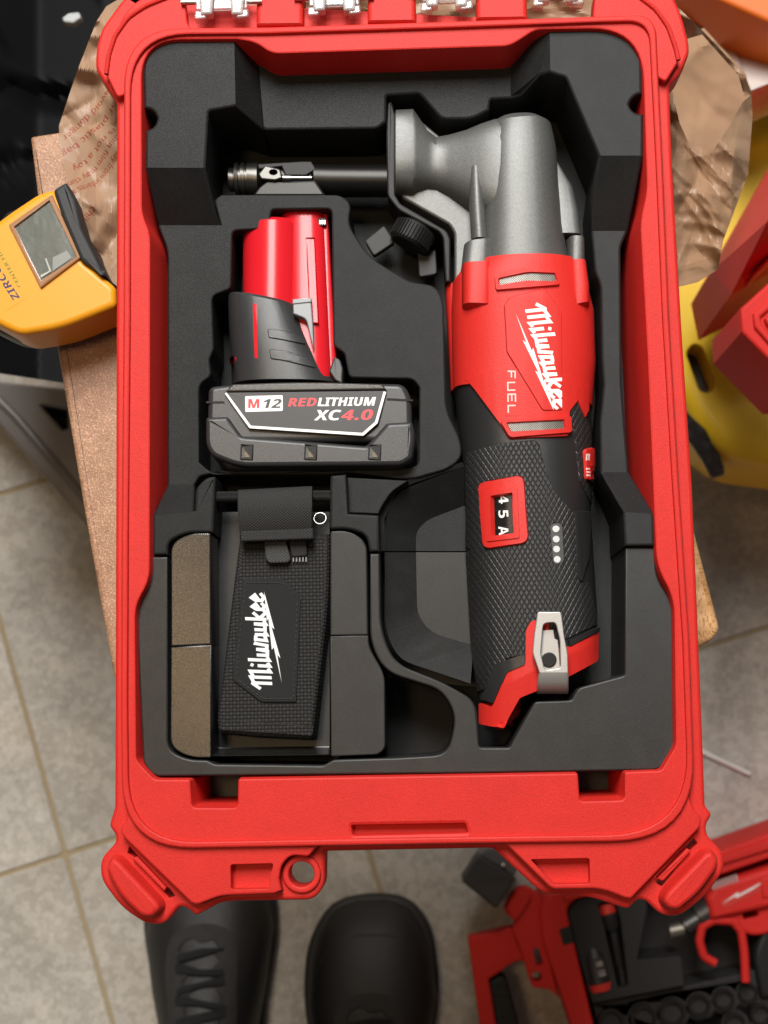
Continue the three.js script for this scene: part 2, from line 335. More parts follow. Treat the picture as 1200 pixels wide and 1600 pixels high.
    part(l, 'latch_bar', slab({ p: bar, h: -6, bot: -12, ch: 0.6 }), M.redShell);
  }
  const clear = phys(0.8, 0.8, 0.79, 0.14, { transmission: 0.75, thickness: 0, ior: 1.5, clearcoat: 1 });
  const clip = phys(0.7, 0.69, 0.68, 0.1, { transmission: 0.35, thickness: 0, clearcoat: 1, clearcoatRoughness: 0.05 });
  for (const [a, b, y] of [[303, 389, 30], [480, 564, 24], [657, 739, 17], [832, 913, 9]]) {
    const w = b - a, h_ = part(tool_case, 'hinge', [
      slab({ p: [[a + 2, y - 14, 4], [b - 2, y - 16, 4], [b - 2, -40], [a + 2, -40]], h: -1, bot: -4, ch: 0.8, holes: [[[a + w * 0.3, y - 24, 3], [a + w * 0.7, y - 25, 3], [a + w * 0.66, y - 16, 3], [a + w * 0.34, y - 15, 3]]] }),
      slab({ p: [[a, y, 4], [a + w * 0.22, y - 1, 4], [a + w * 0.24, y - 14, 3], [a + 1, y - 14]], h: 1, bot: -4, ch: 0.8 }),
      slab({ p: [[b - w * 0.24, y - 2, 4], [b, y - 4, 4], [b - 1, y - 17], [b - w * 0.24, y - 16, 3]], h: 1, bot: -4, ch: 0.8 }),
    ], clear);
    part(h_, 'hinge_pin', (() => { const p = at(a - 20, y - 26, -3), q = at(b + 20, y - 28, -3); const g = new THREE.CylinderGeometry(0.0012, 0.0012, p.distanceTo(q), 12); g.rotateZ(Math.PI / 2); g.rotateY(-Math.atan2(q.z - p.z, q.x - p.x)); g.translate((p.x + q.x) / 2, p.y, (p.z + q.z) / 2); return creased(g); })(), M.steel);
    part(h_, 'hinge_knuckle', [a + w * 0.22, b - w * 0.22].map((x) => slab({ p: [[x - 9, y - 8, 3], [x + 9, y - 9, 3], [x + 12, y - 44], [x - 12, y - 43]], h: 2.4, bot: -3, ch: 1.4, seg: 3 })), clip);
  }
}
// ---------------------------------------------------------------- the printed black insert
const insert = thing('tool_insert', 'black printed plastic insert with cut out pockets inside the large open case', 'case insert', at(640, 680, -59));
{
  const D = -22, T = -4, B = -57;
  const U = (p, h, ch = 1.2, holes = []) => slab({ p, h, bot: B, ch, seg: 3, holes });
  const upper = [
    U([[227, 262, 0, T, 's'], [321, 262, 0, T], [326, 173, 4], [368, 166, 0, T, 's'], [366, 62, 0, T], [223, 62, 62], [225, 168], [238, 171, 6], [247, 184, 8], [240, 199, 6], [228, 203]], T),
    U([[366, 62, 0, T, 's'], [368, 166, 0, T], [411, 203, 0, D, 's'], [401, 64, 0, D]], T),
    U([[401, 62, 0, D, 's'], [411, 203, 6], [590, 201, 14], [603, 190], [604, 149, 3], [655, 146, 4], [690, 186, 8], [738, 186, 16], [764, 172], [767, 155, 3], [798, 154, 0, D, 's'], [798, 60]], D),
    U([[798, 60, 0, D, 's'], [798, 154, 0, D], [814, 150, 0, D + 2], [845, 117, 0, -7], [860, 113, 0, T, 's'], [859, 47, 0, T]], T),
    U([[859, 47, 0, T, 's'], [860, 113, 0, T], [884, 121, 4], [935, 243, 0, T, 's'], [1005, 243], [1005, 178], [992, 176, 6], [981, 163, 8], [992, 149, 6], [1003, 146], [1002, 44, 74]], T),
    U([[935, 243, 0, T], [925, 300, 0, -13], [924, 361, 0, D, 's'], [981, 361, 0, D], [1005, 243, 0, T, 's']], T),
    U([[924, 361, 0, D], [929, 424, 6], [938, 446, 8], [940, 560], [943, 600], [937, 660], [938, 738, 0, D, 's'], [983, 738], [972, 600], [970, 385, 8], [981, 361, 0, D, 's']], D),
    U([[938, 738, 0, D], [974, 800, 0, T, 's'], [1022, 803, 0, T], [983, 738, 0, D, 's']], D),
    U([[974, 800, 0, T], [976, 853, 0, T], [1023, 853, 0, T], [1022, 803, 0, T, 's']], T),
    U([[227, 262, 0, T], [247, 352, 0, D, 's'], [345, 352, 0, D], [335, 325, 0, -16], [321, 262, 0, T, 's']], T),
    U([[247, 352, 0, D], [262, 392, 12], [262, 757, 0, D, 's'], [304, 757, 0, D], [312, 744, 4], [340, 738, 3], [356, 742], [516, 742], [545, 739], [597, 745, 0, D, 's'], [640, 750, 20], [700, 733, 14], [722, 716, 14], [720, 688, 20], [697, 640, 20], [693, 470, 20], [681, 446, 20], [640, 440, 10], [575, 400, 25], [544, 350, 14], [549, 318, 20], [532, 304, 20], [346, 304, 3], [334, 312, 6], [345, 352, 0, D, 's']], D, 0.8,
      [[[424, 327, 6], [518, 326, 8], [521, 540, 6], [538, 552, 4], [545, 590, 8], [645, 592, 16], [655, 605], [654, 729, 12], [330, 739, 16], [311, 722], [311, 600, 12], [330, 588, 8], [327, 562, 4], [334, 545, 4], [331, 462, 10], [361, 451, 8], [363, 360, 8], [420, 357, 6]]]),
    U([[262, 757, 0, D, 's'], [304, 757, 0, D], [302, 799, 0, -8, 's'], [238, 806, 0, -8]], D),
    U([[238, 806, 0, -8, 's'], [304, 799, 0, -8], [306, 762, 8], [322, 746, 8], [337, 744, 4], [333, 832], [292, 832, 30], [263, 846, 20], [262, 867], [238, 867]], -8),
    U([[516, 743, 4], [541, 741], [544, 802], [592, 805], [593, 862], [577, 862], [573, 836, 20], [545, 826, 20], [515, 827, 6]], -8),
    U([[543, 746], [638, 751], [612, 768, 10], [597, 790, 10], [591, 803], [545, 801]], -17, 0.5),
    // side pocket beside the grip, upper half of the scoop
    slab({ p: [[600, 720], [760, 700], [760, 861], [592, 861]], h: -52, bot: B, ch: 0 }),
  ];
  const scoop = (outer, inner, ho, hi) => { const A = roundPts(outer), Bq = roundPts(inner); return loft([A.map((q) => at(q.x, q.y, ho)), Bq.map((q) => at(q.x, q.y, hi))], { closed: false, caps: false, angle: 0.8 }); };
  upper.push(scoop([[601, 861], [601, 810, 30], [620, 768, 30], [726, 728]], [[650, 861], [650, 830, 14], [668, 812, 14], [726, 790]], -24, -37), slab({ p: [[649, 861], [649, 830, 14], [668, 811, 14], [745, 780], [748, 861]], h: -37, bot: B, ch: 0 }),
    loft([[[592, 861], [592, 805], [612, 766], [640, 748], [722, 722]].map(([x, y]) => at(x, y, -23)), [[601, 861], [601, 810], [620, 768], [646, 755], [726, 728]].map(([x, y]) => at(x, y, -24))], { closed: false, caps: false }));
  part(insert, 'upper_half', upper, M.print);
  const H = -7;
  const lower = [
    U([[237, 870], [236, 905, 20], [212, 945, 24], [224, 1195, 16], [242, 1213, 8], [740, 1208], [1033, 1203, 16], [1054, 1180, 10], [1051, 938, 24], [1026, 905, 20], [1023, 855], [977, 855], [976, 1055, 4], [903, 1075, 8], [893, 1094, 5], [836, 1096, 5], [796, 1168, 3], [749, 1168, 5], [743, 1095, 20], [692, 1066, 20], [616, 1036, 30], [595, 985, 40], [593, 865], [578, 865], [578, 1005, 40], [602, 1050, 30], [690, 1078, 20], [713, 1118, 30], [700, 1179, 24], [620, 1184], [521, 1187, 4], [505, 1196, 4], [336, 1194, 4], [324, 1188], [292, 1187, 20], [262, 1172, 30], [262, 870]], H, 0.8),
    slab({ p: [[590, 863], [760, 863], [765, 1075], [590, 1060]], h: -52, bot: B, ch: 0 }),
    scoop([[601, 863], [602, 985, 40], [622, 1030, 30], [735, 1068]], [[650, 863], [652, 962, 24], [676, 990, 24], [740, 1008]], -24, -37),
    slab({ p: [[649, 863], [651, 962, 24], [676, 991, 24], [748, 1011], [748, 863]], h: -37, bot: B, ch: 0 }),
  ];
  for (const [x0, x1, y] of [[296, 378, 1214], [898, 984, 1204]]) lower.push(slab({ p: [[x0, y - 8], [x1, y - 8], [x1, y + 60], [x0, y + 60]], h: -40, bot: B, ch: 0 }));
  part(insert, 'lower_half', lower, M.printMid);
  part(insert, 'pocket_floor', slab({ p: [[232, 100], [1000, 80], [1046, 1190], [230, 1200]], h: -56, bot: -58.5, ch: 0 }), M.print);
  const a = at(330, 777, -14), b = at(520, 775, -14), rod = new THREE.CylinderGeometry(0.0026, 0.0026, a.distanceTo(b), 20);
  rod.rotateZ(Math.PI / 2); rod.rotateY(-Math.atan2(b.z - a.z, b.x - a.x)); rod.translate((a.x + b.x) / 2, a.y, (a.z + b.z) / 2);
  part(insert, 'hinge_rod', creased(rod), M.print);
}
const tray = thing('pouch_tray', 'black printed swing tray holding the fabric pouch, lower left in the large insert', 'tray', at(420, 1000, -55));
{
  const H = -7.5;
  const rails = [
    slab({ p: [[267, 848, 26], [297, 833, 24], [329, 833, 3], [330, 1007], [267, 1010]], h: H, bot: -50, ch: 0.6 }),
    slab({ p: [[267, 1010.6], [330, 1007.6], [330, 1184, 3], [298, 1184, 20], [266, 1168, 24]], h: H - 0.7, bot: -50, ch: 0.5 }),
    slab({ p: [[516, 830, 4], [545, 829, 22], [573, 846, 22], [575, 992], [516, 993]], h: H, bot: -50, ch: 0.6 }),
    slab({ p: [[516, 993.6], [575, 992.6], [577, 1012, 20], [601, 1054, 14], [602, 1168, 8], [592, 1179, 8], [517, 1182, 3]], h: H - 0.7, bot: -50, ch: 0.5 }),
  ];
  part(tray, 'rail', rails.slice(0, 2), M.printGloss); part(tray, 'rail', rails.slice(2), M.printMid);  // one plastic: glossier copy for the lit left rail, duller for the right
  part(tray, 'tray_floor', slab({ p: [[331, 800], [515, 800], [515, 1166], [331, 1168]], h: -32, bot: -50, ch: 0 }), M.printMid);
  part(tray, 'end_lip', [slab({ p: [[331, 1168, 0, -30], [515, 1166, 0, -30], [515, 1180, 0, -12], [331, 1182, 0, -12]], h: -12, bot: -50, ch: 0.4 })], M.printGloss);
}
// ---------------------------------------------------------------- lettering
function board(x0, z0, x1, z1, k, bg) {                          // canvas over the level rectangle x0..x1, z0..z1 (metres), k pixels per metre
  const c = document.createElement('canvas'); c.width = Math.ceil((x1 - x0) * k); c.height = Math.ceil((z1 - z0) * k);
  const g = c.getContext('2d'); g.fillStyle = bg; g.fillRect(0, 0, c.width, c.height);
  return { c, g, k, x0, z0, x1, z1, put(v) { return [(v.x - x0) * k, (v.z - z0) * k]; } };
}
function boardOver(geo, k, bg) { geo.computeBoundingBox(); const b = geo.boundingBox; return board(b.min.x - 0.001, b.min.z - 0.001, b.max.x + 0.001, b.max.z + 0.001, k, bg); }
function boardMap(b) { const t = new THREE.CanvasTexture(b.c); t.colorSpace = THREE.SRGBColorSpace; t.anisotropy = 8; return t; }
function boardUV(geo, b) { const p = geo.attributes.position, u = geo.attributes.uv; for (let i = 0; i < p.count; i++) u.setXY(i, (p.getX(i) - b.x0) / (b.x1 - b.x0), 1 - (p.getZ(i) - b.z0) / (b.z1 - b.z0)); return geo; }
// script word with a lightning bolt under it: strokes in units, baseline y = 0
const SCRIPT = [[[-7, 12], [0, 21], [0, -1]], [[0, 18.5], [7, 21.5], [7, -1]], [[7, 18.5], [14, 21.5], [14, 0], [18, 2]], [[21, 13], [21, 0], [25, 2]], [[21, 17.5], [22.4, 20.5]], [[28, 23], [28, 0], [32, 2]], [[34, 13], [34, 1.5], [39, 1], [41, 13]], [[41, 13], [41, 1.5], [46, 1], [48, 13], [50, 12]],
  [[58, 12], [53, 12.5], [52, 1], [58, 2.5]], [[59, 13], [59, 0], [63, 2]], [[65, 13], [65, 1.5], [71, 1], [72, 13]], [[72, 13], [72, 0], [76, 2]], [[78, 22], [78, -1]], [[86, 13], [79, 6], [86, -1], [89, 1]], [[90, 5], [96.5, 9], [93, 13], [90, 9], [90, 2], [94, -0.5], [98, 3]], [[101, 5], [107.5, 9], [104, 13], [101, 9], [101, 2], [105, -0.5], [110, 3]]];
const BOLT = [[0, -11.5], [44, -6.3], [41, -3.9], [79, -3.3], [76, -1.5], [113, -1.3], [66, -8.8], [69, -5.9], [31, -12.4], [35, -9.4]];
function script(b, from, to, h, color, flat = 1) {                // baseline from..to (points on the photograph's level h) read left to right
  const A = b.put(at(from[0], from[1], h)), B = b.put(at(to[0], to[1], h)), g = b.g, s = Math.hypot(B[0] - A[0], B[1] - A[1]) / 110;
  g.save(); g.translate(A[0], A[1]); g.rotate(Math.atan2(B[1] - A[1], B[0] - A[0])); g.scale(s, -s * flat); g.transform(1, 0, 0.16, 1, 0, 0);
  g.strokeStyle = g.fillStyle = color; g.lineWidth = 3.9; g.lineJoin = 'miter'; g.miterLimit = 3; g.lineCap = 'butt';
  for (const l of SCRIPT) { g.beginPath(); l.forEach((q, i) => (i ? g.lineTo(q[0], q[1]) : g.moveTo(q[0], q[1]))); g.stroke(); }
  g.beginPath(); BOLT.forEach((q, i) => (i ? g.lineTo(q[0], q[1]) : g.moveTo(q[0], q[1]))); g.closePath(); g.fill();
  g.restore();
}
function write(b, text, from, to, h, size, color, font = 'bold 100px sans-serif', sx = 1) {   // text stretched between two points; size mm = cap height
  const A = b.put(at(from[0], from[1], h)), B = b.put(at(to[0], to[1], h)), g = b.g, w = Math.hypot(B[0] - A[0], B[1] - A[1]);
  g.save(); g.font = font; const m = g.measureText(text).width, sy = size / 1000 * b.k / 72;
  g.translate(A[0], A[1]); g.rotate(Math.atan2(B[1] - A[1], B[0] - A[0])); g.scale(w / m, sy); if (sx !== 1) g.transform(1, 0, sx, 1, 0, 0);
  g.fillStyle = color; g.fillText(text, 0, 0); g.restore();
}
// ---------------------------------------------------------------- the right angle power tool in the long pocket
const tool = thing('power_tool', 'right angle power tool with grey metal head, red middle and black rubber grip', 'power tool', at(815, 700, -57));
{
  const greyT = noiseField(256, 128, 1, 5);
  const grey = std(0.215, 0.22, 0.21, 0.5, { metalness: 0.55, bumpMap: fineT, bumpScale: 0.00003, map: texture(256, (x, y, i) => gray(0.80 + 0.28 * (greyT[i] - 0.35)), true, 0.02) });
  const gripBlack = std(0.018, 0.018, 0.0185, 0.38, { bumpMap: fineT, bumpScale: 0.00003 });
  const diamond = texture(256, (x, y) => { const u = x / 256, v = y / 256, a = (u + v) % 1, b = (u - v + 1) % 1, d = Math.min(a, 1 - a, b, 1 - b); return gray(Math.min(1, d * 5)); }, false, 1);
  diamond.repeat.set(1 / 0.0023, 1 / 0.004);
  const rubber = std(0.017, 0.0168, 0.0165, 0.52, { bumpMap: diamond, bumpScale: 0.00024 });
  // head: main gear housing (lies along the grip), bell with neck towards the barrel, lower plate
  const head = lyingLoft([[[788, 196], [820, 189], -34, 9, 8, 2.2], [[770, 201], [848, 197], -34, 17, 16, 2.5], [[758, 214], [861, 206], -34, 21, 20, 2.6], [[752, 240], [868, 240], -34, 23, 20, 2.7], [[750, 300], [872, 300], -34, 23.6, 20, 2.7], [[747, 360], [878, 360], -34, 24, 20, 2.6], [[742, 427], [890, 427], -34, 24.4, 22, 2.5]], { angle: 0.45 });
  const bellRing = (x, y0, y1, top, n) => {
    const a = at(x, y0, -36), b = at(x, y1, -36), c = a.clone().add(b).multiplyScalar(0.5), half = b.clone().sub(a).multiplyScalar(0.5), out = [];
    for (let i = 0; i < 36; i++) { const t = i / 36 * 6.28318, C = Math.cos(t), s = Math.sin(t), u = -Math.sign(C) * Math.abs(C) ** (2 / n), v = Math.sign(s) * Math.abs(s) ** (2 / n); out.push(new THREE.Vector3(c.x + half.x * u, c.y + v * top / 1000, c.z + half.z * u)); }
    return out;
  };
  const bell = loft([bellRing(617, 189, 308, 17, 3), bellRing(620, 183, 313, 18.5, 3.4), bellRing(646, 182, 314, 19, 3.4), bellRing(652, 189, 310, 18.6, 3), bellRing(668, 211, 306, 15.6, 2.8), bellRing(682, 221, 308, 14.6, 2.7), bellRing(702, 219, 318, 16.6, 2.9), bellRing(728, 214, 336, 19.4, 3.2), bellRing(748, 208, 352, 21.8, 3.6), bellRing(770, 202, 366, 23.4, 3.8), bellRing(798, 199, 378, 24.2, 3.8), bellRing(818, 201, 378, 23.4, 3.4), bellRing(832, 215, 360, 20, 3)], { angle: 0.7 });
  const plate = [slab({ p: [[622, 290], [628, 309, 6], [702, 351, 5], [710, 364, 5], [710, 452], [745, 452], [745, 230], [690, 215], [660, 190], [622, 186]], h: -29, bot: -50, ch: 1.2, seg: 3 })];
  const boss = [lyingLoft([[[737, 246], [748, 246], -19, 2, 6], [[733, 266], [754, 266], -19, 4.4, 8], [[733, 320], [758, 320], -18.5, 5, 8], [[736, 376], [763, 376], -18.5, 5.4, 8]], { angle: 0.9 }), lyingLoft([[[852, 258], [869, 260], -36, 8, 8, 5], [[850, 300], [893, 300], -35, 10, 8, 5], [[852, 340], [902, 340], -34, 11, 8, 5], [[856, 376], [906, 376], -33, 11.5, 8, 5]], { angle: 0.5 }),
    lyingLoft([[[724, 390], [768, 383], -26, 12, 12, 3.5], [[720, 425], [769, 425], -26, 13, 12, 3.5]], { angle: 0.5 }), lyingLoft([[[884, 382], [911, 382], -29, 13, 10, 3.5], [[884, 425], [912, 425], -29, 13, 10, 3.5]], { angle: 0.5 })];
  part(tool, 'gear_head', [head, bell, ...plate, ...boss], grey);
  part(tool, 'face_gasket', [slab({ p: [[603, 200, 8], [605, 160, 4], [612, 156, 3], [618, 180], [618, 304], [626, 318, 4], [698, 360, 5], [704, 372, 5], [704, 440], [712, 444], [714, 330], [630, 170], [612, 150], [604, 300]].slice(0, 9).concat([[696, 440], [692, 372, 5], [686, 362, 5], [622, 328, 8], [605, 306, 6]]), h: -27, bot: -50, ch: 0.8 })], M.black);
  for (const [x, y, h, r] of [[742, 380, -18, 10], [894, 378, -24, 10]]) { const g = new THREE.SphereGeometry(r / 3500, 18, 12); const p = at(x, y, h); g.scale(1, 0.8, 0.8); g.translate(p.x, p.y, p.z); part(tool, 'bolt_head', creased(g, 1), M.steel); }
  // red middle
  const redBody = lyingLoft([[[722, 424], [911, 419], -34, 24.5, 22, 2.3], [[706, 446], [916, 446], -34, 25.5, 22, 2.4], [[704, 490], [927, 490], -34, 26, 22, 2.5], [[705, 560], [930, 570], -34, 26, 22, 2.5], [[707, 611], [925, 640], -34, 26, 22, 2.5]], { angle: 0.5 });
  const redFull = lyingLoft([[[706, 446], [916, 446], -34, 25.5, 22, 2.4], [[704, 490], [927, 490], -34, 26, 22, 2.5], [[705, 560], [930, 570], -34, 26, 22, 2.5], [[707, 611], [925, 640], -34, 26, 22, 2.5], [[712, 700], [922, 720], -34, 26, 22, 2.5]], { angle: 0.5 });
  const flangeTube = lyingLoft([[[696, 452], [730, 444], -38, 8, 10, 3], [[696, 470], [738, 470], -38, 10, 10, 3], [[704, 614], [742, 614], -38, 10, 10, 3]], { angle: 0.6 });
  const shoulders = [lyingLoft([[[721, 423], [770, 421], -24, 13.5, 12, 4], [[721, 460], [770, 460], -24, 14.6, 12, 4], [[721, 486], [770, 488], -24, 14.8, 12, 4], [[723, 498], [771, 506], -27, 11, 12, 4]], { angle: 0.5 }), lyingLoft([[[884, 419], [913, 419], -28, 14, 10, 4], [[886, 460], [918, 458], -28, 15, 10, 4], [[888, 490], [918, 484], -28, 15, 10, 4], [[891, 506], [918, 494], -30, 10, 10, 4]], { angle: 0.5 })];
  const housing = part(tool, 'red_housing', [redBody.clone(), flangeTube.clone(), ...shoulders.map((g) => g.clone())], M.red);
  const gRed = [ghost(redBody), ...shoulders.map(ghost)];
  // black grip with its slanting end
  const gripBody = lyingLoft([[[709, 606], [922, 634], -34, 25.2, 21, 2.45], [[717, 680], [925, 690], -34, 25, 23, 2.3], [[722, 740], [922, 740], -34, 25.2, 24, 2.3], [[727, 800], [922, 800], -34, 26, 24, 2.3], [[732, 900], [928, 890], -34, 27, 24, 2.3], [[738, 1000], [932, 960], -34, 28, 24, 2.4], [[746, 1092], [932, 1000], -34, 28, 24, 2.5]], { angle: 0.6 });
  part(tool, 'grip', gripBody.clone(), gripBlack);
  const gGrip = [ghost(gripBody)], gBoth = [ghost(redFull), gRed[0]], gSkirt = [ghost(redFull)];
  const footFull = lyingLoft([[[736, 1000], [932, 930], -34, 28, 24, 2.4], [[742, 1092], [933, 1000], -34, 28, 24, 2.5], [[740, 1150], [934, 1055], -36, 27, 24, 2.6]], { angle: 0.6 });
  part(tool, 'battery_foot', inlay([ghost(footFull)], [[752, 1098, 3], [771, 1105, 3], [792, 1050, 3], [821, 1037, 2], [822, 985, 4], [830, 970, 5], [856, 968, 5], [860, 1014], [890, 1010], [931, 988], [931, 1032, 6], [888, 1056], [838, 1079, 6], [812, 1090, 4], [787, 1138, 3], [752, 1131, 4]], { up: 1.3, down: 16, bev: 1.2, step: 7 }), M.red);
  // printed panel with the script and the small word below it
  const panelG = inlay(gBoth, [[789, 478], [797, 466, 4], [850, 452, 3], [876, 488, 6], [877, 640, 4], [848, 641, 4], [793, 550, 4]], { up: 0.9, down: 0.5, bev: 0.8, step: 7 });
  const pb = boardOver(panelG, 14000, css(...RED));
  script(pb, [822, 488], [867, 640], -9, '#f2efe9', 1.0);
  part(housing, 'logo_panel', boardUV(panelG, pb), phys(1, 1, 1, 0.5, { specularIntensity: 0.6, map: boardMap(pb) }));
  const fuelG = inlay(gBoth, [[788, 578], [808, 580], [810, 650], [790, 650]], { up: 0.4, down: 0.3, bev: 0 });
  const fb = boardOver(fuelG, 14000, css(...RED));
  { const A = fb.put(at(793, 581, -9)), B = fb.put(at(794, 646, -9)), g = fb.g, s = Math.hypot(B[0] - A[0], B[1] - A[1]) / 46; g.save(); g.translate(...A); g.rotate(Math.atan2(B[1] - A[1], B[0] - A[0])); g.scale(s, -s); g.strokeStyle = '#e9c9c4'; g.lineWidth = 1.5; for (const l of [[[0, 0], [0, 8], [8, 8]], [[0, 4], [7, 4]], [[12.5, 8], [12.5, 0], [21, 0], [21, 8]], [[34, 8], [25.5, 8], [25.5, 0], [34, 0]], [[25.5, 4], [33, 4]], [[38, 8], [38, 0], [46, 0]]]) { g.beginPath(); l.forEach((q, i) => (i ? g.lineTo(...q) : g.moveTo(...q))); g.stroke(); } g.restore(); }
  part(housing, 'word_plate', boardUV(fuelG, fb), phys(1, 1, 1, 0.5, { specularIntensity: 0.6, map: boardMap(fb) }));
  // vents with wire mesh
  const wire = texture(128, (x, y) => { const d = Math.hypot((x % 32) - 16, (y % 32) - 16), e = Math.hypot(((x + 16) % 32) - 16, ((y + 16) % 32) - 16); return gray(Math.min(d, e) < 7.5 ? 0.16 : 0.86); }, true, 0.0042);
  const meshM = std(0.4, 0.38, 0.34, 0.5, { metalness: 0.6, map: wire });
  for (const [o, i] of [[[[774, 434, 3], [790, 424, 8], [830, 418, 10], [868, 421, 4], [873, 446, 4], [776, 454, 3]], [[779, 436, 3], [825, 426, 10], [866, 428, 2], [870, 441, 2], [822, 440, 8], [780, 447, 2]]], [[[783, 660, 3], [890, 651, 4], [891, 676, 5], [797, 684, 5]], [[791, 661, 3], [880, 656, 2], [882, 671, 2], [798, 676, 4]]]]) {
    part(housing, 'vent_frame', inlay(gBoth, o, { up: 1.5, down: 1, bev: 0.9, holes: [i] }), M.red);
    part(housing, 'vent_mesh', inlay(gBoth, i, { up: 0.4, down: 0.2, bev: 0 }), meshM);
  }
  // red skirt over the grip (pointed lower edge), rubber pads
  part(housing, 'skirt', inlay(gSkirt, [[728, 592], [741, 607], [783, 664], [796, 685, 4], [888, 681, 4], [890, 642], [903, 625], [914, 652], [920, 640], [920, 600], [860, 575], [770, 575]], { up: 0.25, down: 2.5, bev: 0.4 }), M.red);
  part(tool, 'rubber_pad', inlay(gGrip, [[731, 708], [780, 694], [840, 688, 10], [850, 730, 6], [864, 768, 6], [895, 803, 6], [898, 820], [904, 912, 5], [918, 912], [923, 930], [931, 975], [890, 995], [822, 1022], [792, 1028], [776, 1072], [748, 1080], [738, 1000], [730, 860]], { up: 0.9, down: 0.8, bev: 0.7, holes: [[[757, 752, 10], [819, 742, 12], [826, 850, 12], [757, 858, 12]], [[858, 818, 8], [878, 816, 8], [881, 880, 8], [863, 884, 8]]] }), rubber);
  part(tool, 'rubber_pad', inlay(gGrip, [[890, 640, 3], [903, 629, 3], [920, 668], [924, 705], [924, 790], [905, 752, 5], [900, 700]], { up: 0.7, down: 0.8, bev: 0.6 }), rubber);
  part(tool, 'end_band', inlay(gGrip, [[887, 1001], [931, 980], [931, 986], [888, 1010]], { up: 1.9, down: 1, bev: 0.4 }), gripBlack);
  part(tool, 'end_band', inlay([ghost(footFull), ...gGrip], [[780, 1036, 3], [820, 1022], [820, 1038], [794, 1050, 4], [774, 1098], [756, 1092], [770, 1062]], { up: 2.0, down: 1, bev: 0.4 }), gripBlack);
  // dial window with three figures
  const dial = part(tool, 'dial_frame', inlay(gGrip, [[752, 756, 10], [817, 744, 12], [825, 848, 12], [760, 858, 12]], { up: 2.4, down: 1, bev: 1, holes: [[[770, 775, 2], [803, 770, 2], [805, 836, 2], [772, 840, 2]]] }), M.red);
  const dialBevel = inlay(gGrip, [[763, 768, 3], [808, 762, 3], [812, 842, 3], [766, 847, 3]], { up: 3.0, down: 1, bev: 0.9, holes: [[[771, 776, 2], [802, 771, 2], [804, 835, 2], [773, 839, 2]]] });
  part(dial, 'frame_lip', dialBevel, M.red);
  const wheelG = inlay(gGrip, [[768, 773], [805, 768], [807, 838], [771, 842]], { up: 0.5, down: 0.4, bev: 0 });
  const wb = boardOver(wheelG, 16000, '#0b0b0c');
  wb.g.strokeStyle = '#2a2a2c'; wb.g.lineWidth = 6; for (const y of [795, 823]) { wb.g.beginPath(); wb.g.moveTo(...wb.put(at(765, y + 3, -8))); wb.g.lineTo(...wb.put(at(812, y - 3, -8))); wb.g.stroke(); }
  for (const [t, y] of [['4', 773], ['5', 796], ['A', 822]]) write(wb, t, [779, y], [780, y + 14], -8, 4.2, '#f0efec', 'bold 100px sans-serif');
  part(dial, 'number_wheel', boardUV(wheelG, wb), std(1, 1, 1, 0.3, { map: boardMap(wb) }));
  // charge gauge: four lamps in a dark strip
  const gauge = part(tool, 'charge_gauge', inlay(gGrip, [[859, 819, 7], [877, 817, 7], [880, 879, 7], [864, 883, 7]], { up: 0.8, down: 0.6, bev: 0.4 }), std(0.09, 0.09, 0.088, 0.4));
  for (const [x, y] of [[867.5, 827], [868, 843], [868.5, 858.5], [869.5, 874.5]]) part(gauge, 'gauge_dot', inlay(gGrip, circlePts(x, y, 5.2, 14), { up: 1.1, down: 0.3, bev: 0.2 }), std(0.62, 0.64, 0.63, 0.35));
  // side switch
  const swG = inlay(gGrip, [[909, 704, 4], [922, 700, 3], [924, 748, 4], [912, 750, 4]], { up: 2.2, down: 1, bev: 0.8 });
  const sb = boardOver(swG, 16000, css(...RED)); sb.g.strokeStyle = '#f3ded9'; sb.g.lineWidth = 12;
  for (const l of [[[916, 710], [923, 709]], [[917, 710], [917, 719]], [[921, 709], [921, 718]], [[916, 732], [923, 731]], [[917, 737], [924, 736]], [[917, 742], [924, 741]]]) { sb.g.beginPath(); sb.g.moveTo(...sb.put(at(...l[0], -16))); sb.g.lineTo(...sb.put(at(...l[1], -16))); sb.g.stroke(); }
  part(tool, 'side_switch', boardUV(swG, sb), std(1, 1, 1, 0.45, { map: boardMap(sb) }));
  part(tool, 'trim_strip', inlay(gGrip, [[897, 800], [920, 800], [917, 870], [906, 909, 3], [900, 903, 3]], { up: 1.3, down: 0.8, bev: 0.8 }), gripBlack);
  // steel belt clip
  const clipM = std(0.42, 0.41, 0.39, 0.45, { metalness: 0.65, bumpMap: fineT, bumpScale: 0.00002 });
  const clip = part(tool, 'belt_clip', [slab({ p: [[840, 956, 4], [877, 956, 4], [882, 995], [887, 1020, 6], [888, 1052], [843, 1052], [832, 1020, 6], [835, 990]], h: 1, bot: -0.4, ch: 0.4, holes: [[[849, 974, 6], [868, 972, 6], [875, 1000, 4], [876, 1044, 6], [851, 1047, 6], [845, 1020, 5]]] }), lyingLoft([[[841, 1052], [888, 1052], -1.2, 2.2, 2, 6], [[839, 1066], [888, 1066], -2.5, 2.6, 3, 6], [[839, 1078], [888, 1078], -6, 3, 10, 6], [[839, 1084], [887, 1084], -10, 3, 10, 6]], { angle: 0.6 })], clipM);
  part(clip, 'clip_foot', slab({ p: [[845, 985, 3], [865, 984, 2], [867, 998, 2], [872, 1000], [876, 1046], [846, 1048], [836, 1000]], h: -3.4, bot: -5, ch: 0.3 }), clipM);
  part(clip, 'screw', slab({ p: circlePts(858, 1031, 12, 20), h: -2.6, bot: -4, ch: 0.4 }), M.black);
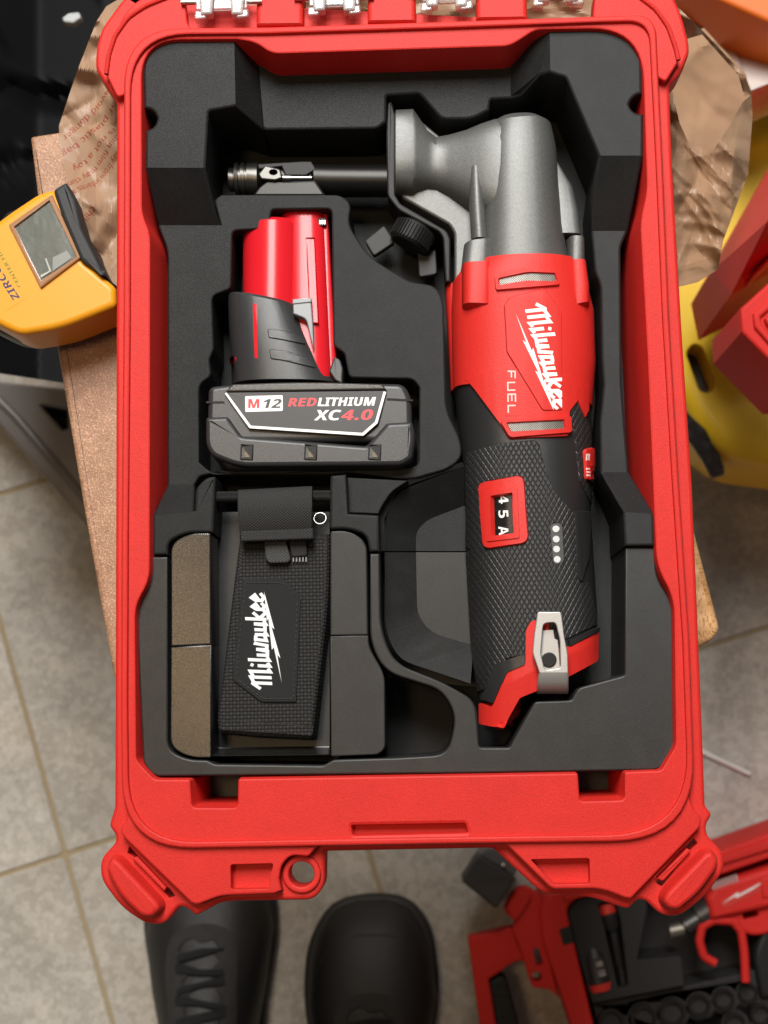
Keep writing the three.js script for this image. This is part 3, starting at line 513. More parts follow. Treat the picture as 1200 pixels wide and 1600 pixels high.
  // barrel, blade holder, lock ring
  const across = (x, y, h, r, t = 12) => { const c = at(x, y, h), o = []; for (let i = 0; i < 28; i++) { const a = i / 28 * 6.28318; o.push(new THREE.Vector3(c.x, c.y + Math.sin(a) * r / 1000, c.z - Math.cos(a) * r / 1000)); } return o; };
  const dark = std(0.02, 0.019, 0.0175, 0.36, { metalness: 0.75 }), gun = std(0.075, 0.072, 0.066, 0.34, { metalness: 0.85 });
  part(tool, 'barrel', loft([[486, 5], [492, 7.7], [520, 7.7], [606, 7.7]].map(([x, r]) => across(x, 283, -36, r)), { angle: 0.9 }), dark);
  part(tool, 'barrel_end', loft([[357, 4.2], [359, 5.2], [366, 5.2], [366.2, 4.4], [368, 4.4], [368.2, 7.2], [374, 7.4], [374.2, 6.4], [378, 6.4], [378.2, 7.4], [384, 7.4], [384.2, 6.6], [388, 6.6], [388.2, 7.4], [404, 7.4], [410, 4]].map(([x, r]) => across(x, 281, -36, r * 1.08)), { angle: 0.5 }), gun);
  part(tool, 'blade_holder', [loft([[398, 4], [400, 6.6], [492, 6.6], [496, 4]].map(([x, r]) => across(x, 281, -37, r)), { angle: 0.9 }), slab({ p: [[394, 306], [404, 292], [420, 279], [445, 283], [492, 281], [510, 306]], h: -27, bot: -45, ch: 1 })], dark);
  const blade = part(tool, 'blade_block', slab({ p: [[403, 272, 2], [414, 258, 2], [438, 264, 3], [442, 278, 2], [430, 282, 2], [408, 280, 2]], h: -25, bot: -34, ch: 0.7, holes: [{ p: circlePts(427, 269, 6, 12, 4), ch: 0.3 }] }), gun);
  part(blade, 'blade', loft([[438, 1.2], [455, 1.2], [455.2, 0.9], [487, 0.9], [488, 0.2]].map(([x, r]) => across(x, 278, -27, r)), { angle: 0.6 }), M.steel);
  part(blade, 'chip_guard', slab({ p: [[402, 256], [470, 252, 2], [486, 252], [494, 264], [478, 274], [446, 274], [440, 260], [404, 264]], h: -29, bot: -36, ch: 0.5 }), M.black);
  const k = at(645, 369, -36), ax = at(668, 325, -36).sub(at(622, 408, -36)).normalize(), ring = new THREE.Group();
  const q = new THREE.Quaternion().setFromUnitVectors(new THREE.Vector3(0, 1, 0), ax);
  const knob = new THREE.LatheGeometry([[0, -5.2], [8.6, -5.2], [9.6, -4.2], [9.6, 4.2], [8.6, 5.2], [0, 5.2]].map(([r, y]) => new THREE.Vector2(r / 1000, y / 1000)), 48); knob.applyQuaternion(q); knob.translate(k.x, k.y, k.z);
  const nub = part(tool, 'lock_knob', creased(knob, 0.5), M.black);
  for (let i = 0; i < 40; i++) { const b = new THREE.BoxGeometry(0.0008, 0.0078, 0.0012); const a = i / 40 * 6.28318; b.translate(0, 0, 0.0098); b.rotateY(a); b.applyQuaternion(q); b.translate(k.x, k.y, k.z); part(nub, 'knob_rib', creased(b, 0.3), M.black); }
  const tab = std(0.025, 0.025, 0.025, 0.6);
  part(tool, 'guide_tab', slab({ p: [[570, 376, 4], [600, 352, 4], [617, 378, 4], [584, 400, 5]], h: -40, bot: -44, ch: 0.6 }), tab);
  part(tool, 'guide_tab', slab({ p: [[652, 392, 3], [681, 390, 3], [683, 428, 5], [655, 433, 5]], h: -40, bot: -44, ch: 0.6 }), tab);
}
// ---------------------------------------------------------------- the battery in its pocket
const battery = thing('battery_pack', 'black and red stem battery pack with a printed label in the insert pocket', 'battery', at(485, 660, -50));
{
  const shine = std(0.028, 0.029, 0.03, 0.36, { bumpMap: fineT, bumpScale: 0.00003 });
  const cell = lyingLoft([[[382, 353], [470, 351], -35, 11.6, 12, 2.1], [[380, 359], [472, 357], -34.7, 13.4, 12, 2.1], [[380, 505], [474, 505], -32.6, 13.6, 12, 2.1]], { angle: 0.5 });
  const block = lyingLoft([[[442, 332], [509, 331], -39, 11.5, 12, 3.2], [[441, 336], [512, 335], -38.7, 12.6, 12, 3.2], [[444, 600], [524, 600], -33, 13.2, 12, 3.2]], { angle: 0.5 });
  const side = lyingLoft([[[503, 336], [514, 336], -38, 8.5, 10, 6], [[508, 600], [530, 600], -33, 9, 10, 6]], { angle: 0.5 });
  const rail = slab({ p: [[478, 372, 2, -25], [492, 372, 2, -25], [498, 505, 0, -20], [484, 505, 0, -20]], h: -21, bot: -24, ch: 0.5 });
  part(battery, 'cell_cover', [cell, block, side, rail], M.redGloss);
  part(battery, 'terminal', slab({ p: [[496, 341, 1], [509, 340, 1], [510, 352, 1], [497, 353, 1]], h: -26.6, bot: -30, ch: 0.2, holes: [{ p: [[498, 344], [507, 343], [508, 350], [499, 351]], ch: 0.1 }] }), M.black);
  for (const x of [500, 503.5, 507]) part(battery, 'contact', slab({ p: [[x - 1, 344], [x + 1, 344], [x + 1, 350], [x - 1, 350]], h: -26.5, bot: -30, ch: 0 }), M.steel);
  const ring = (L, R, top) => section(L, R, -33, top, 13, 2.5);
  const sleeveG = loft([ring([357, 464], [471, 486], 14.6), ring([357, 468], [474, 491], 15.4), ring([359, 520], [490, 528], 15.8), ring([362, 560], [512, 566], 16), ring([363, 604], [534, 604], 16)], { angle: 0.5 });
  const sleeve = part(battery, 'sleeve', sleeveG.clone(), shine), gs = [ghost(sleeveG)];
  part(sleeve, 'hook', slab({ p: [[523, 594], [514, 580, 2], [522, 557, 2], [532, 562, 3], [536, 575], [535, 600]], h: -21, bot: -36, ch: 0.7 }), shine);
  part(battery, 'release_tab', [slab({ p: [[457, 469, 2], [486, 466, 2], [489, 505], [490, 545], [478, 498, 6], [458, 490]], h: -16.4, bot: -26, ch: 0.5 }), slab({ p: [[457, 467], [486, 465], [486.5, 472], [457, 475]], h: -15.8, bot: -26, ch: 0.4 })], std(0.2, 0.21, 0.22, 0.3));
  for (const p of [[[419, 515, 2], [440, 517, 6], [471, 526, 3], [477, 538, 3], [440, 530, 6], [421, 527, 2]], [[422, 547, 2], [445, 549, 6], [483, 561, 3], [493, 575, 3], [445, 563, 6], [424, 560, 2]]]) part(sleeve, 'grip_rib', inlay(gs, p, { up: 0.7, down: 0.5, bev: 0.7 }), shine);
  part(sleeve, 'rail_slit', inlay(gs, [[395, 474, 1], [401, 475, 1], [403, 560, 2], [398, 560, 2]], { up: 0.1, down: 0.2, bev: 0 }), M.redGloss);
  const tinyG = inlay(gs, [[358, 556], [372, 556], [373, 570], [359, 570]], { up: 0.08, down: 0.2, bev: 0 }), tb = boardOver(tinyG, 16000, css(0.028, 0.029, 0.03));
  write(tb, '4.0', [359, 568], [371, 562], -22, 2.2, '#c8202a'); part(sleeve, 'capacity_mark', boardUV(tinyG, tb), std(1, 1, 1, 0.36, { map: boardMap(tb) }));
  const base = part(battery, 'base', [
    slab({ p: [[325, 604, 10], [352, 600, 30], [480, 596, 60], [632, 599, 14], [643, 622, 10], [644, 690], [323, 690]], h: -13, bot: -50, ch: 2.4, seg: 4 }),
    slab({ p: [[321, 651, 5], [356, 650, 4], [378, 681, 4], [572, 696, 4], [604, 660, 4], [644, 658, 4], [648, 676, 6], [648, 690, 8], [645, 706], [644, 716, 12], [628, 727, 14], [372, 729, 20], [330, 712, 22], [321, 694, 14]], h: -11.6, bot: -50, ch: 2, seg: 3, draft: 0.6 }),
    slab({ p: [[340, 700], [640, 700], [628, 732, 12], [350, 734, 14]], h: -17, bot: -50, ch: 2, seg: 3 }),
  ], shine);
  part(base, 'top_band', slab({ p: [[362, 600, 4], [480, 596, 60], [598, 600, 4], [604, 609], [352, 612]], h: -11.2, bot: -14, ch: 0.9, seg: 3 }), std(0.05, 0.046, 0.04, 0.3, { bumpMap: fineT, bumpScale: 0.00006 }));
  const lp = [[350, 613.5, 2], [604, 610.5, 2], [591, 662, 3], [568, 682, 3], [389, 670, 3]], lg = slab({ p: lp, h: -10.8, bot: -14, ch: 0.25 });
  const lb = boardOver(lg, 9000, '#26272a'), g = lb.g;
  g.strokeStyle = '#f4f3f0'; g.lineWidth = 11; g.lineJoin = 'miter'; g.beginPath(); [[352, 614], [391, 667], [567, 678.5], [588, 660], [601.5, 612]].forEach((q, i) => { const a = lb.put(at(q[0], q[1], -10.8)); i ? g.lineTo(...a) : g.moveTo(...a); }); g.stroke();
  { const a = lb.put(at(383, 619, -10.8)), c = lb.put(at(442, 642, -10.8)); g.fillStyle = '#f4f3f0'; g.beginPath(); g.roundRect(a[0], a[1], c[0] - a[0], c[1] - a[1], 5); g.fill(); }
  const fat = 'bold 100px sans-serif';
  const heavy = (t, a, b, s, c, k) => { for (const d of [-0.35, 0, 0.35]) write(lb, t, [a[0] + d, a[1]], [b[0] + d, b[1]], -10.8, s, c, fat, k); };
  heavy('M', [386, 637.5], [407, 637.5], 4.1, '#d3222c', 0); heavy('12', [408, 637.5], [438, 637.5], 4.1, '#232427', -0.2);
  heavy('RED', [448, 635], [494, 634.5], 3.8, '#e2343c', -0.2); heavy('LITHIUM', [494.5, 634.5], [586, 633.5], 3.8, '#f4f3f0', -0.2);
  heavy('XC', [491, 656.5], [530, 656.3], 4.6, '#f4f3f0', -0.2); heavy('4.0', [532, 656.3], [581, 655.5], 4.6, '#e2343c', -0.2);
  part(base, 'label', boardUV(lg, lb), std(1, 1, 1, 0.42, { map: boardMap(lb) }));
  for (const x of [386, 486, 586]) {
    const n = part(base, 'clip_slot', slab({ p: [[x - 10, 693, 1], [x + 10, 694, 1], [x + 9, 719, 1], [x - 11, 718, 1]], h: -11, bot: -16, ch: 0.3, holes: [{ p: [[x - 8, 697], [x + 8, 698], [x + 7, 716], [x - 9, 715]], ch: 0.1 }] }), M.black);
    void n; part(base, 'clip_contact', slab({ p: [[x - 5, 706], [x + 5, 704], [x + 5, 715], [x - 5, 715]], h: -11.3, bot: -13, ch: 0.2 }), std(0.1, 0.085, 0.06, 0.45, { metalness: 0.6 }));
  }
  part(base, 'side_seam', slab({ p: [[322, 627], [350, 627], [351, 630], [322, 630]], h: -12.7, bot: -15, ch: 0 }), M.matte);
  part(base, 'side_seam', slab({ p: [[605, 622], [645, 624], [645, 627], [604, 625]], h: -12.7, bot: -15, ch: 0 }), M.matte);
}
// ---------------------------------------------------------------- woven pouch hung on the rod
const pouch = thing('fabric_pouch', 'black woven fabric pouch with a white script logo patch, looped on the rod', 'pouch', at(430, 1000, -30));
{
  const weaveT = texture(256, (x, y) => { const i = x >> 5, j = y >> 5, u = (x & 31) / 31 - 0.5, v = (y & 31) / 31 - 0.5, over = (i + j) & 1; const a = over ? 1 - 2.2 * v * v - 0.9 * u * u * 4 * 0.5 : 1 - 2.2 * u * u - 0.9 * v * v * 2; return gray(Math.max(0, a * (over ? 1 : 0.72))); }, false, 0.0125);
  const weave = std(0.02, 0.0185, 0.0175, 0.78, { bumpMap: weaveT, bumpScale: 0.0005, map: texture(256, (x, y) => { const k = ((x >> 5) + (y >> 5)) & 1, u = (x & 31) / 31 - 0.5, v = (y & 31) / 31 - 0.5, e = Math.max(Math.abs(u), Math.abs(v)); return gray((k ? 0.95 : 0.7) * (e > 0.42 ? 0.35 : 1)); }, true, 0.0125) });
  const ribT = texture(128, (x, y) => gray(0.5 + 0.35 * Math.sin(x / 128 * 6.28318 * 16) + 0.25 * Math.sin(y / 128 * 6.28318 * 10 + Math.floor(x / 8) * 3.14)), false, 0.012);
  const tape = std(0.026, 0.026, 0.0255, 0.75, { bumpMap: ribT, bumpScale: 0.0004 });
  const bodyG = [slab({ p: [[375, 838], [515, 834], [513, 940, 40], [499, 1060, 30], [488, 1154, 4], [400, 1150], [341, 1144, 4], [339, 1120, 10], [352, 1020, 30], [364, 920, 30]], h: -17, bot: -31, ch: 1.8, seg: 4, draft: 1 })];
  part(pouch, 'pouch_body', bodyG, weave);
  part(pouch, 'hem', slab({ p: [[345, 1124], [490, 1134], [488, 1150, 3], [343, 1141, 3]], h: -16.2, bot: -18, ch: 0.5 }), weave);
  const pp = [[379, 905, 2], [446, 905, 8], [470, 934, 5], [463, 1097, 3], [408, 1097, 6], [363, 1062, 4], [371, 980]], pg = slab({ p: pp, h: -15.9, bot: -17.5, ch: 0.4 });
  const pb = boardOver(pg, 9000, css(0.008, 0.0082, 0.0085));
  script(pb, [424, 1068], [411, 927], -15.9, '#eef0f0', 1.12);
  part(pouch, 'logo_patch', boardUV(pg, pb), std(1, 1, 1, 0.85, { map: boardMap(pb), bumpMap: fineT, bumpScale: 0.00004 }));
  const seam = roundPts([[384, 910], [444, 911, 8], [465, 936, 5], [458, 1092], [411, 1092], [369, 1060, 4], [376, 980]]), stitch = [];
  for (let i = 0; i < seam.length; i++) { const a = at(seam[i].x, seam[i].y, -15.8), b = at(seam[(i + 1) % seam.length].x, seam[(i + 1) % seam.length].y, -15.8), l = a.distanceTo(b), n = Math.max(1, Math.round(l / 0.0024)); if (l > 0.001) for (let k = 0; k < n; k++) { const p = a.clone().lerp(b, (k + 0.2) / n), q = a.clone().lerp(b, (k + 0.75) / n), c = new THREE.CapsuleGeometry(0.00028, p.distanceTo(q), 3, 6); c.applyQuaternion(new THREE.Quaternion().setFromUnitVectors(new THREE.Vector3(0, 1, 0), q.clone().sub(p).normalize())); c.translate((p.x + q.x) / 2, p.y, (p.z + q.z) / 2); stitch.push(creased(c, 1)); } }
  const st = part(pouch, 'stitching', stitch, std(0.02, 0.02, 0.021, 0.7)); st.userData.kind = 'stuff';
  const loopRing = (y, h, t) => section([372 + (y > 800 ? 3 : 0), y], [488, y - 6], h, t, 2, 8);
  part(pouch, 'hanging_loop', [loft([loopRing(766, -14, 1), loopRing(769, -11, 2.4), loopRing(778, -8.5, 2.4), loopRing(800, -8, 2), loopRing(836, -10.5, 1.8), loopRing(844, -12.5, 1)], { angle: 0.7 }), loft([loopRing(775, -20, 1.5), loopRing(800, -17, 1.5), loopRing(838, -14.5, 1.5)], { angle: 0.7 })], tape);
  part(pouch, 'loop_edge', slab({ p: [[376, 829], [489, 825], [490, 842, 2], [376, 846, 2]], h: -8.2, bot: -12, ch: 0.8, seg: 3 }), tape);
  part(pouch, 'pull_tab', slab({ p: [[412, 840], [446, 840], [454, 874, 4], [450, 879, 3], [420, 880, 5], [415, 872]], h: -13.2, bot: -16, ch: 0.7 }), std(0.055, 0.055, 0.053, 0.7, { bumpMap: ribT, bumpScale: 0.0004 }));
  part(pouch, 'pull_tab', slab({ p: [[451, 842], [478, 840], [480, 868, 4], [456, 870, 3]], h: -14, bot: -16.5, ch: 0.6 }), tape);
  for (let i = 0; i < 5; i++) part(pouch, 'bar_tack', slab({ p: [[457 + i * 5, 870], [459.6 + i * 5, 870], [459.6 + i * 5, 878], [457 + i * 5, 878]], h: -15.2, bot: -17, ch: 0.2 }), std(0.2, 0.2, 0.2, 0.5));
  const c = at(500, 810, -12), ringG = new THREE.TorusGeometry(0.0027, 0.00042, 10, 28); ringG.rotateX(1.25); ringG.translate(c.x, c.y, c.z);
  part(pouch, 'snap_ring', creased(ringG, 1), M.steel);
}
// ---------------------------------------------------------------- floor of worn stone tiles
const FLOOR = -680;
const lightF = noiseField(512, 10, 5, 41), fineF = noiseField(512, 60, 3, 57), veinF = noiseField(512, 5, 4, 77);
const stoneT = texture(512, (x, y, i) => { const v = 0.70 + 0.16 * (lightF[i] - 0.5) + 0.4 * (fineF[i] - 0.5) - (fineF[i] > 0.66 ? 0.07 : 0) + (fineF[i] < 0.34 ? 0.09 : 0), w = 0.035 * (veinF[i] - 0.5); return [v + 0.01 + w, v - 0.018, v - 0.065 - w]; }, true, 0.34);
{
  const base = new THREE.Mesh(new THREE.BoxGeometry(6, 0.05, 6), std(0.33, 0.26, 0.155, 0.9, { bumpMap: grainT, bumpScale: 0.0006 }));
  base.name = 'floor'; base.position.set(0, -0.0267, 0); base.receiveShadow = true; scene.add(structure(base));
  const o = at(102, 1335, FLOOR), d = new THREE.Vector3(0.28508, 0, 0.95851), n = new THREE.Vector3(-d.z, 0, d.x);
  const look = [0, 1, 2, 3, 4].map((i) => { const t = stoneT.clone(); t.offset.set(0.37 * i, 0.23 * i); t.needsUpdate = true; const k = [1, 0.93, 1.05, 0.97, 1.02][i]; return std(0.86 * k, 0.86 * k, 0.86 * k, 0.62, { map: t, bumpMap: t, bumpScale: 0.0006 }); });
  reseed(5);
  for (let i = -4; i <= 2; i++) for (let j = -5; j <= 2; j++) {
    const c = (a, b) => { const v = o.clone().addScaledVector(d, a).addScaledVector(n, b); return [v.x, v.z, 0.004]; };
    const a0 = i * 0.329 + 0.002, a1 = (i + 1) * 0.329 - 0.002, b0 = j * 0.257 + 0.002, b1 = (j + 1) * 0.257 - 0.002;
    const g = slab({ p: metres([c(a0, b0), c(a1, b0), c(a1, b1), c(a0, b1)]), h: FLOOR + 0.4 * rnd(), bot: FLOOR - 9, ch: 0.9 });
    const u = g.attributes.uv, turn = rnd() * 6.28, C = Math.cos(turn), Z = Math.sin(turn);
    for (let k = 0; k < u.count; k++) { const x = u.getX(k), y = u.getY(k); u.setXY(k, C * x - Z * y, Z * x + C * y); }
    g.translate(0, 0.0267, 0);
    const m = new THREE.Mesh(g, look[(i * 3 + j * 2 + 40) % 5]); m.name = 'tile'; base.add(m);
  }
}
// ---------------------------------------------------------------- low table under the case
const TOP = -66;
const speck = noiseField(256, 90, 2, 91), broad = noiseField(256, 8, 3, 95);
const specT = texture(256, (x, y, i) => { const v = 0.6 + 0.22 * (speck[i] - 0.5) + 0.12 * (broad[i] - 0.5) + (speck[i] > 0.66 ? 0.1 : 0); return [v + 0.075, v - 0.06, v - 0.16]; }, true, 0.045);
const grainW = noiseField(256, 4, 3, 63), pores = noiseField(256, 50, 2, 65);
const beechT = texture(256, (x, y, i) => { const j = ((y * 256 + ((x * 6) % 256)) | 0) % 65536, v = 0.62 + 0.1 * Math.sin((y + 20 * grainW[i]) / 256 * 6.283 * 7) * 0.5 + 0.1 * (grainW[i] - 0.5) - (pores[j] > 0.66 ? 0.16 : 0); return [v + 0.12, v - 0.06, v - 0.25]; }, true, 0.09);
const table = thing('wooden_table', 'low wooden table of brown speckled and varnished beech boards under the red case', 'table', at(640, 680, FLOOR));
{
  const board1 = std(0.8, 0.69, 0.6, 0.5, { map: specT, bumpMap: specT, bumpScale: 0.0003 }), board2 = phys(1, 1, 1, 0.4, { map: beechT, clearcoat: 0.35, clearcoatRoughness: 0.2 });
  part(table, 'board', slab({ p: [[47, 213, 5], [640, 120], [700, 1070], [178, 1062, 6], [130, 790], [85, 520]], h: TOP, bot: TOP - 20, ch: 2, seg: 3 }), board1);
  part(table, 'board', slab({ p: [[641, 120], [935, 96, 6], [1083, 820], [1126, 984, 10], [1114, 1000, 6], [1090, 1013], [701, 1090]], h: TOP, bot: TOP - 20, ch: 3, seg: 4 }), board2);
  for (const [x, y] of [[150, 300], [240, 1000], [900, 220], [1060, 950]]) { const c = at(x, y, TOP), g = new THREE.CylinderGeometry(0.016, 0.013, RIM + (TOP - 20) / 1000 - 0.0005, 20); g.translate(c.x, (RIM + (TOP - 20) / 1000) / 2, c.z); part(table, 'leg', creased(g), board2); }
}
// ---------------------------------------------------------------- second open case on the floor, lower right
const LOW = -600;
const redFar = phys(0.56, 0.022, 0.017, 0.55, { specularIntensity: 0.35, bumpMap: grainT, bumpScale: 0.0001 });
const case2 = thing('tool_case', 'second open red tool case on the floor tiles beyond the shoes, lower right', 'tool case', at(1150, 1500, FLOOR));
{
  const inner = [[884, 1418, 14], [906, 1400, 12], [1130, 1366], [1200, 1342], [1560, 1220], [1660, 1560], [960, 1740]];
  part(case2, 'shell', [
    slab({ p: [[843, 1424], [850, 1400, 16], [872, 1394], [1130, 1328], [1200, 1303], [1600, 1160], [1720, 1580], [930, 1800], [905, 1640], [868, 1530], [848, 1470]], h: LOW, bot: LOW - 78, ch: 2, seg: 3, holes: [inner] }),
    slab({ p: [[884, 1408], [1130, 1350], [1200, 1328], [1600, 1186], [1600, 1176], [1200, 1316], [1130, 1339], [880, 1402]], h: LOW + 4, bot: LOW - 2, ch: 0.8 }),
    slab({ p: [[786, 1424, 8], [800, 1396, 10], [818, 1384, 10], [838, 1394, 6], [850, 1410], [846, 1432], [866, 1530], [874, 1560], [858, 1545, 8], [832, 1545, 10], [824, 1520, 8], [812, 1478, 8], [800, 1454, 6], [806, 1440, 6]], h: LOW - 6, bot: LOW - 24, ch: 1.4, seg: 3, holes: [{ p: [[833, 1483, 2], [842, 1481, 2], [849, 1507, 2], [838, 1510, 2]], ch: 0.3 }, { p: circlePts(839, 1526, 8, 16), ch: 0.4 }] }),
    slab({ p: [[792, 1418, 6], [804, 1398, 8], [818, 1392, 6], [832, 1400, 5], [812, 1432, 8], [802, 1440, 6]], h: LOW - 1, bot: LOW - 10, ch: 1.2 }),
    slab({ p: [[880, 1380], [1600, 1170], [1710, 1580], [930, 1790]], h: LOW - 70, bot: LOW - 76, ch: 0 }),
  ], redFar);
  part(case2, 'carry_handle', slab({ p: [[731, 1466, 4], [800, 1450, 3], [818, 1480], [826, 1500], [802, 1504, 6], [780, 1520, 8], [764, 1530], [800, 1760], [772, 1766]], h: LOW - 14, bot: LOW - 36, ch: 2, seg: 3 }), redFar);
  const grip = part(case2, 'handle_grip', slab({ p: [[764, 1534, 4], [783, 1524, 6], [792, 1528, 6], [822, 1640], [838, 1740], [802, 1750], [780, 1640]], h: LOW - 15, bot: LOW - 35, ch: 2.5, seg: 3 }), M.black);
  for (let i = 0; i < 5; i++) { const y = 1536 + i * 16, x = 772 + i * 4; part(grip, 'grip_rib', slab({ p: [[x, y], [x + 20, y - 5], [x + 21.5, y + 1], [x + 1.5, y + 6]], h: LOW - 13.2, bot: LOW - 17, ch: 0.7 }), M.black); }
}
const foam = std(0.011, 0.0095, 0.0095, 0.75, { bumpMap: grainT, bumpScale: 0.0001 });
const insert2 = thing('socket_insert', 'dark moulded insert with round holes inside the second open case', 'case insert', at(1100, 1500, LOW - 68));
{
  const hole = (x, y, r) => circlePts(x, y, r + 5, 22);
  part(insert2, 'moulded_tray', [
    slab({ p: [[886, 1420, 14], [908, 1403, 12], [1006, 1390], [1012, 1418], [996, 1500], [1064, 1494], [1070, 1540], [926, 1568], [900, 1480]], h: LOW - 6, bot: LOW - 66, ch: 1, holes: [[[908, 1450, 4], [932, 1446, 4], [937, 1478], [952, 1500, 6], [962, 1552, 10], [930, 1558, 6], [906, 1492, 4], [914, 1478]], [[934, 1412, 4], [962, 1408, 4], [970, 1440, 6], [982, 1540, 4], [966, 1544, 4], [944, 1446, 6]]] }),
    slab({ p: [[926, 1569], [1070, 1541], [1160, 1521], [1560, 1420], [1660, 1556], [975, 1730]], h: LOW - 16, bot: LOW - 66, ch: 1, holes: [[955, 1597, 19], [1006, 1591, 19], [1051, 1583, 19], [1093, 1572, 16], [1132, 1562, 15], [1170, 1552, 14], [1149, 1600, 15], [1190, 1586, 15]].map((q) => hole(...q)) }),
    slab({ p: [[890, 1405], [1560, 1222], [1655, 1556], [965, 1735]], h: LOW - 58, bot: LOW - 66, ch: 0 }),
  ], foam);
  part(insert2, 'notch_patch', slab({ p: [[873, 1452, 3], [892, 1446, 3], [897, 1473, 3], [880, 1478, 4]], h: LOW + 0.6, bot: LOW - 20, ch: 0.8 }), M.matte);  // matte black slab stands in for the darkness of a notch
}
{
  const sk = std(0.03, 0.026, 0.025, 0.35, { metalness: 0.6 });
  let first = null, si = 0;
  const SOCK = ['dark round socket at the left end of the front row in the second case', 'second dark socket from the left in the front row of the second case', 'third dark socket from the left, widest ring of the front row in the second case', 'fourth dark socket from the left in the front row of the second case', 'fifth dark socket from the left, below the hooked trigger in the second case', 'dark socket right of the hooked trigger at the end of the front row', 'small dark socket at the lower edge of the photo in the second row', 'small dark socket in the lower right corner of the photo'];
  for (const [x, y, r] of [[955, 1597, 19], [1006, 1591, 19], [1051, 1583, 19], [1093, 1572, 16], [1132, 1562, 15], [1170, 1552, 14], [1149, 1600, 15], [1190, 1586, 15]]) {
    const p = at(x, y, LOW - 12), R = r / 1.72 / 1000;
    let t;
    if (!first) {
      t = first = thing('deep_socket', 'dark round socket standing in the second case insert', 'socket', new THREE.Vector3(p.x, RIM + (LOW - 58) / 1000, p.z), 'sockets standing in the second case');
      const prof = [[R * 0.72, -0.03], [R * 0.72, 0.0455], [R * 0.78, 0.047], [R * 0.94, 0.047], [R, 0.0455], [R, 0]].map(([a, b]) => new THREE.Vector2(a, Math.max(b, 0.0005)));
      const m = new THREE.Mesh(creased(new THREE.LatheGeometry(prof, 32), 0.5), sk); m.name = 'body'; t.add(m);
      const w = new THREE.Mesh(creased(new THREE.CylinderGeometry(R * 0.7, R * 0.7, 0.004, 6), 0.4), M.matte); w.name = 'drive'; w.position.y = 0.012; t.add(w);
      } else { t = first.clone(); t.name = numbered('deep_socket'); t.position.set(p.x, first.position.y, p.z); const k = r / 19; t.scale.set(k, 1, k); scene.add(t); t.userData = { ...first.userData }; }
    t.userData = { label: SOCK[si++], category: 'socket', group: 'sockets standing in the second case' };
  }
  const lying = (name, label, cat, st, mats) => {                // a turned tool lying in its slot: st = [x, y, radius px, material index, part]
    const t = thing(name, label, cat, at(st[0][0], st[0][1], LOW - 30));
    for (let i = 0; i < st.length; i++) {
      const s = st[i], rings = s.r.map(([x, y, r]) => section([x - r, y + r * 0.24], [x + r, y - r * 0.24], LOW - 14, r / 1.72, r / 1.72, 2));
      part(t, s.part, loft(rings, { angle: 0.7 }), mats[s.m]);
    }
    return t;
  };
  const redRing = std(0.6, 0.03, 0.02, 0.4);
  const blk = std(0.02, 0.018, 0.018, 0.4, { metalness: 0.3 });
  const mk = (arr) => { arr[0][0] = arr[0].r[0][0]; arr[0][1] = arr[0].r[0][1]; return arr; };
  const ad = lying('drive_adapter', 'stubby black adapter with a red ring lying in the second case', 'adapter', mk([{ part: 'drive_end', m: 0, r: [[919, 1450, 11], [924, 1478, 11]] }, { part: 'body', m: 0, r: [[924, 1478, 13], [927, 1490, 19], [936, 1534, 21]] }, { part: 'ring', m: 1, r: [[936, 1534, 21.5], [938.5, 1546, 19]] }]), [blk, redRing]);
  const pg = slab({ p: [[926, 1500], [940, 1496], [948, 1526], [934, 1530]], h: LOW - 1.6, bot: LOW - 3, ch: 0 }), pb = boardOver(pg, 9000, css(0.02, 0.018, 0.018));
  pb.g.fillStyle = 'rgba(220,212,208,0.75)'; reseed(3); for (const y of [1504, 1508, 1518, 1523]) for (let k = 0; k < 4; k++) { const a = pb.put(at(930 + k * 3.4 + (y - 1500) * 0.25, y - k, LOW - 1.6)); pb.g.fillRect(a[0], a[1], 9 + rnd() * 5, 9 + rnd() * 5); }
  part(ad, 'size_print', boardUV(pg, pb), std(1, 1, 1, 0.5, { map: boardMap(pb) }));
  lying('extension_bar', 'long thin black extension bar with a red ring lying in the second case', 'extension bar', mk([{ part: 'ring', m: 1, r: [[947, 1412, 12], [950, 1426, 13]] }, { part: 'head', m: 0, r: [[950, 1426, 14], [955, 1446, 14], [958, 1456, 8]] }, { part: 'shaft', m: 0, r: [[958, 1456, 7.5], [967, 1506, 8], [969, 1512, 6]] }, { part: 'drive_end', m: 0, r: [[969, 1512, 6], [974, 1538, 6]] }]), [blk, redRing]);
  // red tool with the hook shaped trigger
  const hook = thing('pneumatic_tool', 'red hand tool with a hooked trigger and grey nose lying in the second case', 'hand tool', at(1150, 1430, LOW - 30));
  part(hook, 'body', [slab({ p: [[1104, 1404, 5], [1116, 1384, 5], [1150, 1372], [1200, 1356], [1330, 1316], [1330, 1400], [1206, 1418], [1150, 1430, 5], [1112, 1438, 5]], h: LOW + 4, bot: LOW - 40, ch: 5, seg: 5 }), slab({ p: [[1118, 1424, 5], [1206, 1404], [1330, 1380], [1330, 1452], [1220, 1452, 8], [1190, 1462, 8], [1172, 1462, 6], [1146, 1448, 5], [1122, 1444, 5]], h: LOW - 4, bot: LOW - 40, ch: 3, seg: 4, holes: [{ p: [[1160, 1427, 4], [1184, 1422, 4], [1186, 1432, 4], [1162, 1438, 4]], ch: 0.6 }] })], redFar);
  part(hook, 'rear_cap', slab({ p: [[1188, 1372], [1330, 1330], [1330, 1392], [1192, 1404]], h: LOW + 6, bot: LOW - 10, ch: 2, seg: 3 }), redFar);
